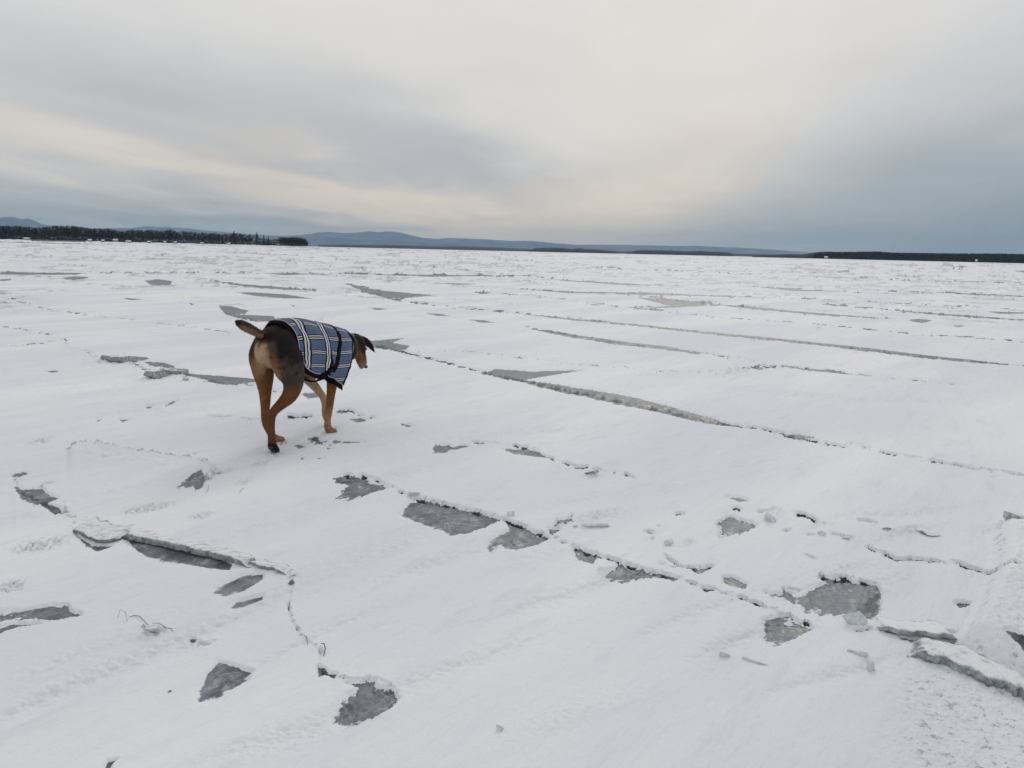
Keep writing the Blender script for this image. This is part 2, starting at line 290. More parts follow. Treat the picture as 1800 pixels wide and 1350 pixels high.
PATCH = [  # bare ice between the drifts: outline, raggedness, width of the thin edge on the lee side
 ([(25,848),(37,855),(73,853),(77,860),(87,867),(102,870),(83,878),(100,885),(107,890),(97,898),(77,885),(43,878),(33,867)],3,8),
 ([(20,832),(43,825),(50,827),(33,835)],3,6),
 ([(310,850),(333,832),(353,825),(362,837),(355,852),(343,855),(340,848)],2,8),
 ([(133,940),(147,946),(163,956),(197,958),(173,966),(157,962)],1.5,5),
 ([(217,940),(253,946),(300,955),(333,962),(370,972),(408,988),(403,999),(367,995),(313,984),(267,975),(243,965)],1.5,9),
 ([(378,1037),(393,1025),(427,1008),(463,1005),(460,1015),(440,1027),(417,1037),(393,1040)],1.5,10),
 ([(408,1062),(417,1053),(463,1043),(460,1048),(440,1055),(417,1062)],1.2,8),
 ([(-70,1086),(0,1077),(33,1072),(80,1063),(118,1062),(122,1072),(143,1078),(110,1085),(77,1088),(50,1083),(0,1085),(-70,1095)],3,10),
 ([(-60,1112),(0,1101),(20,1095),(72,1095),(33,1100),(0,1109),(-60,1120)],2,6),
 ([(384,1157),(414,1167),(444,1179),(427,1190),(438,1192),(409,1206),(396,1212),(387,1219),(351,1226),(356,1206),(364,1179)],2,14),
 ([(609,1197),(658,1194),(662,1206),(691,1206),(700,1221),(684,1239),(653,1254),(604,1266),(589,1257),(604,1228),(622,1217),(631,1203)],4,14),
 ([(558,1170),(571,1174),(578,1183),(593,1183),(587,1190),(571,1183),(560,1186)],1.5,3),
 ([(184,1352),(189,1334),(207,1329),(196,1338),(192,1352)],1.5,4),
 ([(334,1118),(341,1112),(347,1118),(339,1123)],1.5,3),
 ([(585,838),(603,833),(640,838),(650,847),(673,847),(680,855),(637,867),(610,873),(593,870),(603,857),(613,848),(597,848)],4,6),
 ([(717,883),(737,878),(757,879),(783,888),(833,900),(880,913),(850,927),(820,937),(790,939),(777,930),(757,922),(730,912),(707,903)],2.5,7),
 ([(890,917),(923,927),(943,937),(965,944),(943,955),(910,962),(887,957),(880,953),(862,964),(857,958),(870,943),(897,932)],2,6),
 ([(1007,962),(1020,963),(1060,978),(1047,978),(1043,987),(1017,978)],2.5,9),
 ([(1060,1003),(1073,1002),(1090,990),(1110,995),(1137,1002),(1163,1007),(1150,1012),(1097,1015),(1077,1013)],5,6),
 ([(1133,1001),(1158,1006),(1193,1016),(1184,1020),(1167,1013),(1149,1007)],1.5,4),
 ([(1234,1033),(1253,1039),(1240,1040)],1,3),
 ([(1218,997),(1240,998),(1256,995),(1233,1006),(1224,1004)],2,4),
 ([(1272,1015),(1287,1014),(1313,1028),(1310,1035),(1273,1025)],2,4),
 ([(963,928),(984,930),(971,938)],1.5,4),
 ([(980,913),(1003,909),(1008,916),(985,919)],3,3),
 ([(762,793),(763,778),(787,778),(797,783),(810,778),(827,782),(803,787),(793,787),(780,793)],2,4),
 ([(882,786),(903,788),(920,786),(947,792),(962,803),(943,800),(917,796),(897,794)],1.5,4),
 ([(1263,920),(1277,908),(1287,907),(1300,913),(1330,920),(1327,925),(1313,932),(1280,940),(1267,938),(1270,928)],4,5),
 ([(1277,871),(1300,872),(1319,878),(1300,878)],1,4),
 ([(1440,1015),(1487,1020),(1540,1028),(1548,1047),(1545,1073),(1533,1087),(1493,1078),(1453,1077),(1433,1067),(1417,1072),(1403,1050),(1433,1032),(1457,1023)],3.5,16),
 ([(1347,1040),(1377,1045),(1377,1033),(1400,1050),(1397,1062),(1383,1052)],3.5,5),
 ([(1343,1093),(1347,1087),(1373,1082),(1400,1092),(1428,1103),(1413,1108),(1397,1117),(1367,1125),(1350,1120)],3.5,10),
 ([(1583,1118),(1623,1122),(1677,1126),(1673,1143),(1633,1132)],1.5,4),
 ([(250,635),(287,637),(310,645),(300,648),(267,642)],1.5,3),
 ([(313,655),(367,660),(450,665),(450,672),(413,678),(387,675),(333,660)],1.5,3),
 ([(383,535),(407,537),(437,545),(430,550),(413,552),(480,555),(487,563),(450,565),(417,558),(397,552)],1.5,3),
 ([(253,494),(275,491),(302,494),(300,500),(270,501)],1.2,3),([(107,490),(130,486),(157,487),(145,492),(115,492)],1,3),
 ([(413,513),(450,514),(500,517),(553,525),(500,524),(450,520)],1,3),
 ([(367,493),(430,500),(500,505),(560,510),(500,509),(430,504)],.8,3),
 ([(77,650),(92,649),(107,651),(92,653)],.8,2),
 ([(847,657),(870,648),(933,652),(1027,650),(917,667),(897,666)],1.3,2),
 ([(917,668),(967,672),(1000,679),(1053,688),(1111,697),(1178,714),(1249,732),(1293,749),(1267,749),(1200,735),(1133,720),(1067,707),(1000,693),(930,676)],1.6,3),
 ([(1378,763),(1405,761),(1435,766),(1400,767)],2,3),
 ([(650,597),(710,592),(687,600),(720,605),(713,612),(660,610)],1.2,2),
 ([(930,577),(967,580),(1020,589),(1089,598),(1178,608),(1236,621),(1227,623),(1169,614),(1080,604),(1000,592),(940,580)],.8,2),
 ([(873,547),(1000,559),(1067,565),(1133,572),(1222,581),(1356,592),(1444,601),(1533,610),(1622,621),(1711,630),(1782,641),(1711,637),(1622,628),(1533,617),(1444,607),(1378,600),(1267,589),(1178,580),(1089,570),(1000,563)],1.0,2),
 ([(600,497),(667,510),(700,513),(767,518),(713,523),(700,530),(670,522)],1.2,2),
 ([(643,540),(665,541),(687,543),(665,544)],.5,2),([(747,550),(770,551),(793,555),(770,555)],.5,2),([(823,562),(850,563),(870,567),(850,567)],.5,2),
 ([(1369,643),(1400,642),(1409,645),(1458,648),(1507,658),(1480,656),(1418,649)],.8,2),
 ([(1240,533),(1302,536),(1391,545),(1462,551),(1569,560),(1462,555),(1391,549),(1302,540)],.8,2),
 ([(1596,562),(1615,560),(1640,563),(1620,567)],.7,2),([(1671,571),(1702,571),(1685,574)],.8,1),
 ([(1120,523),(1191,526),(1252,532),(1240,537),(1178,541),(1110,545),(1178,537)],.8,2),
 ([(1578,545),(1711,555),(1830,565),(1711,558),(1590,548)],.8,2),([(1733,547),(1830,551),(1760,552)],.6,1),
 ([(1311,503),(1400,509),(1502,513),(1400,512)],.5,1),([(1644,513),(1850,523),(1700,519)],.5,1),
 ([(1000,493),(1089,498),(1200,501),(1089,501)],.5,1),([(1000,513),(1133,514),(1364,523),(1133,518)],.4,1),
 ([(910,508),(1000,513),(1100,518),(1000,516)],.5,1),([(633,481),(760,483),(933,484),(760,486)],.4,1),
 ([(450,479),(583,481),(500,483)],.4,1),([(773,497),(843,499),(800,501)],.5,1),([(0,478),(170,479),(100,483),(0,482)],.5,1),
 ([(0,491),(20,490),(18,493),(0,494)],.5,1),([(1468,477),(1493,474),(1494,478),(1475,479)],.5,1),([(1385,473),(1402,473),(1394,475)],.4,1),
 ([(950,489),(1100,499),(1000,495)],.5,1),([(213,522),(250,526),(230,527)],.6,1),([(333,532),(342,533),(337,535)],.6,1),
 ([(511,535),(522,536),(515,538)],.5,1),([(616,734),(633,732),(645,736),(630,739)],1.5,3),([(517,779),(526,777),(536,781),(525,784)],1,2),
 ([(168,733),(177,735),(170,737)],1,1),([(210,733),(226,733),(214,736)],1,2),
 ([(290,710),(300,705),(313,702),(302,708)],1,2),([(255,712),(270,713),(260,715)],1,2),
 ([(500,733),(512,729),(530,731),(515,734)],2.5,2),([(590,721),(600,718),(612,721),(600,724)],2,2),
 ([(541,767),(556,765),(568,778),(550,774)],3.5,2),([(573,771),(600,772),(640,774),(600,775)],1.6,2),([(571,782),(584,784),(575,786)],1.2,1),
 ([(556,800),(570,801),(560,803)],1.2,1),([(528,798),(536,800),(530,801)],1,1),([(702,741),(715,743),(727,747),(712,747)],1.5,1),
 ([(640,596),(640,607),(700,610),(690,598)],1,2),([(530,688),(560,687),(562,695),(540,697)],1.5,2),
 ([(1680,1058),(1693,1057),(1707,1060),(1700,1066),(1688,1065)],1.5,3),([(1760,1150),(1830,1172),(1830,1200),(1790,1170)],1,4),
]
for pts, ra, wd in PATCH:
    p = np.array(pts, float); u0, v0 = p.min(0) - 60; u1, v1 = p.max(0) + 60
    if v1 < 640: v0 += 45; v1 -= 45
    ix = box(u0, v0, u1, v1)
    if not len(ix): continue
    d, _, ins = seg_dist(pu[ix], pv[ix], p, True)
    d = np.where(ins, -d, d)
    far = 0.45 if p[:, 1].max() < 700 else 1.0
    cu, cv = p.mean(0)
    dirx = (pu[ix] - cu); diry = (pv[ix] - cv) * 1.6; L = np.hypot(dirx, diry) + 1e-6
    lee = np.clip((-dirx * 0.75 + diry * 0.66) / L, 0, 1)              # lower left: feathered; upper right: abrupt
    e = d + ra * (rag[ix] * 1.6 * (0.5 + lee) + rag2[ix] * 0.9 + ragw[ix] * 2.0 * lee) * (1.2 if far == 1 else 0.8)
    wdt = (2.0 + wd * (0.25 + 1.3 * lee)) * (1 if far == 1 else 0.7)
    S[ix] = S[ix] * np.clip(sstep(-0.15, 1.0, e / wdt), 0.0, 1)
    snowm[ix] = np.minimum(snowm[ix], 0.5 + e / (1.0 + 0.5 * wdt * (0.15 + lee)))
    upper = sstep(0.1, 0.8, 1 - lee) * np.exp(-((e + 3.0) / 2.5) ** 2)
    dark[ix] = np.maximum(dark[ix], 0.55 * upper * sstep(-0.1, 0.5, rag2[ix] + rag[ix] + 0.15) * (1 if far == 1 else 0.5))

# cracks: outline, step (m, + = the near plate stands up), darkness of the gap, gap px, threshold of its breaks
def vmax_(pts_): return max(p_[1] for p_ in pts_)
CRACK = [
 ([(657,608),(700,617),(740,627),(777,637),(810,647),(847,657),(883,667),(933,675),(980,687),(1033,698),(1100,713),(1133,719),(1200,734),(1267,748),(1333,759),(1400,772),(1444,781),(1482,789),(1502,783)],.030,1.0,1.7,-.2),
 ([(1502,783),(1542,797),(1622,810),(1689,823),(1756,832),(1840,846)],.024,.9,1.5,0.),
 ([(0,517),(20,528),(53,537),(93,547),(123,550),(173,558),(220,562),(267,569),(310,573),(367,580),(420,587)],.02,.5,.9,.1),
 ([(-40,573),(0,577),(57,585),(90,592),(110,597),(123,610),(157,623),(180,630),(230,638),(247,653),(300,660),(317,663),(367,675),(400,681),(447,685),(520,700)],.025,.6,1.1,.1),
 ([(-30,612),(0,610),(60,606),(110,600)],.015,.5,.8,.0),
 ([(383,535),(397,552),(417,558),(450,566),(500,575)],.02,.6,1,0.),
 ([(120,790),(143,778),(200,787),(283,800),(360,813),(377,820)],.10,.25,.8,.5),
 ([(20,845),(33,867),(60,882),(100,897),(118,912),(130,938),(165,962)],.03,.4,1.5,.1),
 ([(463,998),(490,1000),(513,1012),(515,1030),(508,1060),(512,1085),(530,1118),(548,1130),(566,1150),(560,1170),(575,1186),(609,1192),(660,1190),(692,1203)],-.018,.9,1.7,.28),
 ([(600,833),(650,838),(688,851),(710,868),(735,878),(757,878),(783,887),(833,899),(880,912),(923,926),(965,943),(1010,961),(1060,978),(1110,993),(1137,1001),(1193,1016),(1233,1033),(1250,1038),(1280,1045),(1310,1052),(1333,1063),(1373,1078),(1403,1087),(1430,1100)],-.022,1.,1.8,.12),
 ([(965,943),(985,922),(1003,912),(1010,908)],.01,.8,1.5,.1),
 ([(823,774),(860,777),(897,781),(940,789),(973,808),(1010,820),(1073,828),(1120,838)],-.016,.8,1.4,.12),
 ([(1131,943),(1140,940),(1152,944)],.01,1,1.8,-.3),([(1143,953),(1150,954)],.01,1,1.5,-.3),([(1184,910),(1193,907),(1207,906)],.01,1,1.6,-.2),([(1156,932),(1160,931)],.01,1,2,-.5),
 ([(1165,975),(1180,985),(1200,997),(1218,998),(1256,995)],-.012,.9,1.6,0.),([(1160,997),(1190,1004)],.005,.6,1.2,0.),
 ([(1285,897),(1305,899)],.012,1,3.0,-.4),([(1313,901),(1325,902)],.01,1,2.2,-.4),([(1330,905),(1350,905)],.01,1,1.8,-.4),([(1354,902),(1371,905)],.01,1,2.4,-.4),
 ([(1397,908),(1413,911),(1424,916),(1433,923),(1452,928)],.015,1,3.0,-.3),([(1375,939),(1392,937)],.01,1,2.0,-.4),([(1418,946),(1436,947)],.01,.8,1.4,-.3),
 ([(1507,916),(1525,917),(1545,921)],.01,.9,1.6,-.3),([(1460,943),(1487,950),(1502,953)],.01,.7,1.5,-.1),
 ([(1522,962),(1553,975),(1573,986),(1600,985),(1643,988),(1683,993),(1720,1005),(1750,1014),(1790,1035)],-.03,.9,1.8,-.1),
 ([(1385,1040),(1425,1052)],.006,.7,1.5,0.),([(1440,1015),(1460,1018),(1490,1017),(1515,1023),(1542,1031)],.0,1.0,2.2,-.2),
 ([(1412,980),(1435,990)],.004,.4,1.,0.),([(1500,1107),(1540,1107),(1583,1110),(1640,1108),(1683,1112)],-.02,.9,1.5,-.3),
 ([(577,510),(667,518),(707,532),(767,538),(873,548),(967,557),(1089,571),(1178,581),(1267,590),(1378,600),(1444,607),(1533,617),(1622,628),(1782,642),(1850,650)],.02,.7,1.0,.1),
 ([(600,497),(667,511),(713,523),(700,531)],.01,.5,.8,0.),([(920,576),(1000,590),(1080,604),(1169,614),(1249,624),(1316,636),(1362,648)],.02,.7,1.,.0),
 ([(767,613),(833,618),(897,627),(1013,642),(1100,647),(1180,656),(1240,655),(1300,654)],.012,.7,.9,.15),([(1300,654),(1330,652),(1360,648),(1369,643)],.03,1.,2.0,-.4),
 ([(1369,643),(1409,646),(1458,650),(1507,658),(1582,666),(1680,676)],.015,.7,1.,.1),
 ([(1030,536),(1169,548),(1267,559),(1391,567),(1489,576),(1578,586),(1711,594),(1850,606)],.015,.7,.9,.05),
 ([(1100,516),(1240,535),(1302,540),(1391,549),(1462,555),(1569,561)],.015,.6,.8,0.),([(1444,536),(1578,547),(1711,558),(1850,568)],.015,.7,.9,0.),
 ([(823,513),(917,520),(1000,528),(1100,540),(1178,541)],.012,.6,.8,.1),([(910,509),(1000,514),(1100,519),(1191,525)],.012,.6,.7,.1),
 ([(367,493),(430,503),(560,511)],.012,.5,.7,0.),([(170,480),(400,480),(633,482),(933,486),(1100,500),(1200,502)],.012,.5,.6,0.),
 ([(1000,513),(1133,516),(1364,524),(1500,530),(1800,545)],.012,.6,.7,.1),([(1311,503),(1502,514),(1644,514),(1850,526)],.012,.5,.7,0.),
 ([(0,480),(60,481),(170,481)],.012,.4,.7,0.),([(500,731),(530,733),(560,731)],.006,.8,1.5,.1),([(360,733),(383,732),(420,735),(460,741)],.008,.8,1.1,.1),([(413,743),(450,742),(480,750)],.006,.6,1.2,.2),
 ([(541,766),(567,778),(584,784)],.006,.9,1.5,-.1),([(590,720),(612,722),(640,733),(662,737)],.006,.8,1.3,.1),([(1040,470),(1500,490),(1850,500)],.01,.4,.5,0.),
]
for pts, step, dk_, gap, thr in CRACK:
    step *= (0.22 if step < 0 else 0.3) if min(p_[1] for p_ in pts) > 600 else 0.7; gap = gap * 1.35 if vmax_(pts) > 860 else gap * 1.5
    p = np.array(pts, float); vmax = p[:, 1].max()
    rangepx = 90 if vmax > 720 else (40 if vmax > 600 else 14)
    u0, v0 = p.min(0) - rangepx; u1, v1 = p.max(0) + rangepx
    ix = box(u0, v0, u1, v1)
    if not len(ix): continue
    sc_ = 1.0 if vmax > 720 else 0.6
    uu = pu[ix] + 2.2 * sc_ * rag2[ix]; v_ = pv[ix] + 4.2 * sc_ * rag[ix] + 2.2 * sc_ * rag2[ix]
    d, side, _ = seg_dist(uu, v_, p, False)
    if p[-1][0] < p[0][0]: side = -side
    nearside = side > 0                                              # image-below side (for left-to-right lines)
    fall = np.exp(-d / (rangepx * 0.28)); ends = sstep(0, 14, np.minimum(pu[ix] - p[:, 0].min() + 4, p[:, 0].max() + 4 - pu[ix]))
    up = nearside if step > 0 else ~nearside
    I[ix] += np.where(up, abs(step) * fall * (0.75 + 0.5 * rag[ix]) * ends, 0)
    crest = np.exp(-(d / (3.0 * sc_)) ** 2) * up * ends
    I[ix] += crest * np.clip(rag2[ix] + 0.05, 0, 1) * 0.005 * (1 if vmax > 620 else 1.6)
    brk = sstep(thr, thr + 0.18, vnoise(qa[ix] / 23, qb[ix] / 23, 91) * 0.8 + rag[ix] * 0.6 + 0.12)
    off = np.where(step > 0, (0.010 + abs(step)) / mpp[ix], 0.0)
    g_ = np.exp(-(np.abs(d * side + off) / gap) ** 4) * brk * ends
    I[ix] -= g_ * 0.012
    S[ix] *= 1 - g_
    snowm[ix] = np.minimum(snowm[ix], 3 - 4.4 * g_)
    dark[ix] = np.maximum(dark[ix], np.clip(g_ * dk_ * 1.2, 0, 1))
    icy[ix] = np.maximum(icy[ix], 0.7 * np.exp(-(d / (3.8 * sc_)) ** 2) * sstep(0.0, 0.5, rag[ix] + 0.05) * ends)

# dents: paw prints and wind scoops
for (cu, cv, ru, rv, dep) in [(260,891,36,6,.016),(68,957,38,8,.016),(18,1031,20,8,.014),(70,772,20,5,.014),(457,810,16,5,.010),(481,797,11,4,.010),(496,775,9,3,.009),(585,752,11,3,.009),(430,842,14,5,.010),(400,822,13,4,.009),(352,905,18,5,.012),(80,846,14,4,.012),(716,664,12,3,.012),(1057,905,46,12,-.02),(1038,833,16,5,-.025),
                              (1210,955,12,7,-.02),(1360,902,22,12,-.02),(1480,1000,90,14,-.01),(200,632,45,9,-.035),(275,664,34,7,-.03),(430,675,40,6,-.02),(1590,935,50,10,-.025),(340,1128,40,12,-.012),(270,1110,30,9,-.022),(1770,925,34,9,-.03),(30,545,25,4,.01),(1302,652,50,5,-.05),(1240,531,28,3,-.08),(560,560,30,4,.02)]:
    ix = box(cu - 3 * ru, cv - 3 * rv, cu + 3 * ru, cv + 3 * rv)
    g_ = np.exp(-(((pu[ix] - cu) / ru) ** 2 + ((pv[ix] - cv + (pu[ix] - cu) * 0.2) / rv) ** 2))
    lump = (0.5 + 1.0 * np.clip(fbm(qa[ix] / 9, qb[ix] / 9, 3, 7), -0.5, 1)) if dep < 0 else 0.2 + 2.2 * sstep(-0.05, 0.25, fbm(qa[ix] / 7, qb[ix] / 7, 2, 7))
    I[ix] -= dep * g_ * lump
    if dep < 0: icy[ix] = np.maximum(icy[ix], 0.55 * g_ * lump)

# wind-scooped hollows (+) and drift backs (-) lying along the wind
for (cu, cv, ru, rv, dep, sl) in [(120,1205,230,16,.020,-.40),(420,1075,150,13,.018,-.40),(60,905,110,9,.016,-.30),(150,1150,160,10,-.014,-.40),(640,985,150,15,-.018,-.30),(560,1120,120,10,.014,-.42),(800,985,170,12,.014,-.28),(960,975,90,10,-.018,-.30),(1000,1045,160,14,.018,-.28),
                                  (1240,1075,120,14,.016,-.35),(1290,1130,70,16,.022,-.4),(1560,1040,60,20,-.020,-.4),(780,1180,220,16,.014,-.35),(500,1290,150,22,.015,-.38),(1000,1270,120,18,-.012,-.33),(250,850,130,9,.016,-.18),(230,815,120,9,-.02,.12),(1120,860,170,9,.014,-.2),(700,840,90,8,.012,-.25),
                                  (1300,830,220,9,-.016,-.16),(950,760,240,7,.016,-.08),(1500,700,200,7,.025,.05),(300,720,180,6,.014,-.06),(150,690,160,5,-.02,-.05),(1250,660,120,5,-.03,.0),(1600,900,160,10,.018,-.1),(480,930,110,12,-.014,-.3),(1480,1180,120,12,.014,-.3)]:
    ix = box(cu - 2.6 * ru, cv - 1.2 * ru, cu + 2.6 * ru, cv + 1.2 * ru); du = pu[ix] - cu; dv = pv[ix] - cv - sl * du + 0.25 * rv * np.sin(du / ru * 2.2 + cu) + 9 * rag[ix]
    I[ix] -= 0.55 * dep * (1 + 0.9 * rag[ix]) * np.exp(-(du / ru) ** 2 - np.where(dv * dep > 0, np.abs(dv) / (rv * 1.8), np.abs(dv) / (rv * .8)) ** 1.6)
# crusted rims along raised plates
for pts, wd, am in (([(120,790),(143,780),(200,788),(283,801),(345,811),(380,822)], 4.5, 1.0), ([(380,822),(374,838),(356,852)], 5, .9), ([(105,880),(130,905),(175,925),(215,942)], 9, .8), ([(460,996),(490,1000),(515,1012),(517,1030)], 5, .7),
                    ([(690,852),(735,876),(783,884),(880,910)], 4, .5), ([(960,940),(1000,915),(1060,905)], 8, .5), ([(1150,1000),(1240,1036),(1330,1062),(1400,1088),(1440,1100)], 6, .6), ([(1500,1100),(1600,1105),(1690,1110)], 5, .6), ([(1740,1000),(1700,1080),(1680,1140)], 10, .5), ([(1440,1012),(1540,1026),(1550,1050),(1545,1085)], 5, .8), ([(150,628),(200,632),(260,650),(330,668),(440,684)], 5, .8)):
    p = np.array(pts, float); u0, v0 = p.min(0) - 40; u1, v1 = p.max(0) + 40; ix = box(u0, v0, u1, v1); d, _, _ = seg_dist(pu[ix], pv[ix] + 3 * rag[ix], p, False)
    m = np.exp(-(d / wd) ** 2) * am * sstep(-.4, .5, rag2[ix] * .35 + rag[ix]); icy[ix] = np.maximum(icy[ix], m); I[ix] += m * (0.004 + 0.003 * rag2[ix])
# the snow-covered block pushed up at the right edge
p = np.array([(1683,1130),(1715,1075),(1745,1000),(1742,945),(1765,918),(1900,900),(1900,1225),(1800,1200),(1740,1180),(1700,1158)], float)
ix = box(1600, 850, 2400, 1300); d, _, ins = seg_dist(pu[ix], pv[ix], p, True); d = np.where(ins, -d, d) + 5 * rag[ix]
I[ix] += 0.080 * sstep(8, -42, d) * (1 + 0.15 * rag[ix])
icy[ix] = np.maximum(icy[ix], np.clip(0.5 * np.exp(-((d + 6) / 12) ** 2) * (0.6 + rag[ix]) + 0.5 * sstep(0, -20, d) * sstep(0.0, 0.35, fbm(xw[ix] / .03, yw[ix] / .02, 4, 18, .7)), 0, 1)); I[ix] += 0.006 * sstep(0, -20, d) * np.abs(fbm(xw[ix] / .035, yw[ix] / .035, 4, 19, .65))
# crusty field at the lower right
ix = box(1450, 1080, 2200, 1400); m = sstep(1480, 1640, pu[ix]) * sstep(1110, 1200, pv[ix])
I[ix] += m * (0.011 * np.abs(fbm(xw[ix] / .03, yw[ix] / .03, 4, 5, .65))); icy[ix] = np.maximum(icy[ix], 0.62 * m * sstep(-.05, .3, fbm(xw[ix] / .035, yw[ix] / .02, 4, 15, .7)))
# rubble and streaks of the open ice far out
fz = sstep(14, 45, dd) * (1 - sstep(700, 2500, dd))
rub = np.clip(fbm(xw / 4.5, yw / 6.0, 3, 301) - 0.24, 0, 1); band = sstep(-0.15, 0.4, fbm(xw / 60, yw / 40, 2, 305))
I += fz * rub * (0.14 + dd * 0.0022) * band
icy = np.maximum(icy, np.clip(fz * rub * band * 1.3, 0, .45))
n_ = fbm(xw / 26 + 0.04 * yw, yw / 16, 4, 401, 0.6) + 0.25 * rag2
fs = fz * sstep(0.30, 0.46, n_); snowm = np.minimum(snowm, 3 - 2.7 * fs)
fb = sstep(160, 260, dd) * sstep(0.15, 0.4, fbm(xw / 500, yw / 140, 3, 77)); snowm = np.minimum(snowm, 3 - 2.62 * fb)
# long parallel pressure lines and fine rubble of the middle distance
la = gpt(1782, 641) - gpt(713, 532); la = math.atan2(la[1], la[0]); al = xw * math.cos(la) + yw * math.sin(la); ac = -xw * math.sin(la) + yw * math.cos(la)
vpx = dd * dd / (H * FPX)
for k_, (sa_, sc_, d0, d1, d2, d3) in enumerate(((26, 3.2, 11, 15, 34, 50), (60, 8.5, 30, 42, 110, 160), (200, 24, 90, 130, 420, 600), (14, 5.0, 12, 18, 60, 90), (500, 80, 300, 420, 1500, 2500))):
    n_ = vnoise(al / sa_ + 3.1 * k_, ac / sc_ + 0.25 * vnoise(al / sa_ * 2, ac / sc_, 9), 501 + k_); g_ = np.abs(n_) * sc_ / 1.7 / vpx
    m_ = sstep(d0, d1, dd) * (1 - sstep(d2, d3, dd)); brk = sstep(-0.12, 0.22, rag + 0.7 * vnoise(qa / 60, qb / 60, 77 + k_))
    ln_ = np.exp(-(g_ / 0.75) ** 2) * m_ * brk
    I += ln_ * vpx * 0.0 + m_ * brk * np.exp(-(g_ / 1.6) ** 2) * (0.005 + 0.0006 * dd) * (0.5 + rag2)
    snowm = np.minimum(snowm, 3 - 2.75 * ln_ * sstep(-0.35, 0.2, rag2)); icy = np.maximum(icy, 0.6 * np.exp(-(g_ / 2.2) ** 2) * m_ * brk)
mid = sstep(9, 16, dd) * (1 - sstep(250, 600, dd)); fk = sstep(0.42, 0.55, fbm(qa / 7, qb / 11, 3, 611, .6)) * mid * sstep(-0.1, 0.3, fbm(qa / 120, qb / 60, 2, 613))
snowm = np.minimum(snowm, 3 - 2.6 * fk); I += fk * dd * 0.0008
S = np.clip(S, 0, 1)
zz = I + S + (S < 0.003) * 0.0006 * fbm(xw / .02, yw / .02, 2, 8) * near
zz = np.where(dd > 900, zz * 0, zz)
co = np.stack([xw, yw, zz], 1).astype(np.float32)
nr = len(dist); idx = np.arange(nr * COLS).reshape(nr, COLS)
quads = np.stack([idx[:-1, :-1], idx[:-1, 1:], idx[1:, 1:], idx[1:, :-1]], -1).reshape(-1, 4)
def fast_mesh(name, co, quads):
    me = bpy.data.meshes.new(name); k = quads.shape[1]
    me.vertices.add(len(co)); me.vertices.foreach_set('co', np.asarray(co, np.float32).ravel())
    me.loops.add(quads.size); me.loops.foreach_set('vertex_index', quads.ravel().astype(np.int32))
    me.polygons.add(len(quads)); me.polygons.foreach_set('loop_start', (np.arange(len(quads)) * k).astype(np.int32))
    me.update(calc_edges=True); me.validate(); return me
me = fast_mesh('snow_covered_ice', co, quads); smooth(me)
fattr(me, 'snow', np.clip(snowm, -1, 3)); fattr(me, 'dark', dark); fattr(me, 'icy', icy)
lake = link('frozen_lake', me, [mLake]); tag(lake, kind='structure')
# ground height lookup (for setting things down)
def zg(x, y):
    r = np.interp(-1 / y, -vv, np.arange(len(vv))) if y > 1.13 else 0
    c_ = (x / (y + 1.1) + 0.80) / 1.60 * (COLS - 1)
    r0 = int(min(max(round(float(r)), 0), nr - 1)); c0 = int(min(max(round(c_), 0), COLS - 1))
    return float(zz[r0 * COLS + c0])
# the same snow going on all round, beyond the detailed sheet
ang = np.linspace(0, 2 * math.pi, 97)[:-1]; rad = np.concatenate([[0.0], np.geomspace(0.5, 17000, 60)])
co = np.array([[r * math.cos(a), r * math.sin(a), -0.09 if r < 900 else -0.6] for r in rad for a in ang]); k = len(ang)
q = np.array([[i * k + j, i * k + (j + 1) % k, (i + 1) * k + (j + 1) % k, (i + 1) * k + j] for i in range(len(rad) - 1) for j in range(k)])
me = fast_mesh('lake_beyond', co, q); tag(link('lake_snow_beyond', me, [mSnow]), kind='structure')
print('lake', time.time() - T0)

# ------------------------------------------------------------------ mountains and far shores
def ridge(name, top, base_y, D, depth, mat, rough, kind, n=None, seed=0, spike=0.0, label=None, cat=None, group=None):
    """a solid ridge at its own distance; top = outline [(px, py)], rounded front to back"""
    xs = np.arange(top[0][0], top[-1][0] + 0.01, n or 3.0)
    ty = np.interp(xs, [p[0] for p in top], [p[1] for p in top]); M = 9
    V = []
    for j in range(M):
        f_ = j / (M - 1); prof = math.sin(math.pi * min(f_ * 1.02, 1)) ** 0.7 if 0 < j < M - 1 else 0.0
        for i, x in enumerate(xs):
            hy = horizon(x); d0 = D + depth * (f_ - 0.5)
            P = at_dist(x, hy, d0); hgt = max((hy - ty[i]) * D / FPX, 0) + H
            nz = float(fbm(np.array([x / 14.0 + j * .7]), np.array([j * 0.9 + seed]), 4, seed)[0]) * rough + spike * abs(float(vnoise(np.array([x * 1.7 + j * 9.1]), np.array([seed + 0.5]), 5)[0]))
            V.append((P[0], P[1], -1.0 if j in (0, M - 1) else max(hgt * prof * (1 + nz * (0.35 if j == M // 2 else 1)) + (spike * nz * 0), -1.0)))
    k = len(xs); q = np.array([[a * k + b, a * k + b + 1, (a + 1) * k + b + 1, (a + 1) * k + b] for a in range(M - 1) for b in range(k - 1)])
    me = fast_mesh(name, np.array(V), q); smooth(me); o = link(name, me, [mat]); tag(o, label, cat, group, kind); return o
mHill, t = new_mat('hazy_wooded_hillside'); out_(t, principled(t, mixc(t, mrange(t, noise_(t, 0.0035, 6, 0.65), 0.4, 0.62), (0.07, 0.11, 0.19, 1), (0.16, 0.21, 0.31, 1)), 0.95))  # woods with part of the blue distance haze put into their colour
mWood, t = new_mat('winter_woods'); out_(t, principled(t, mixc(t, noise_(t, 0.06, 3), (0.005, 0.009, 0.020, 1), (0.016, 0.022, 0.038, 1)), 0.95))
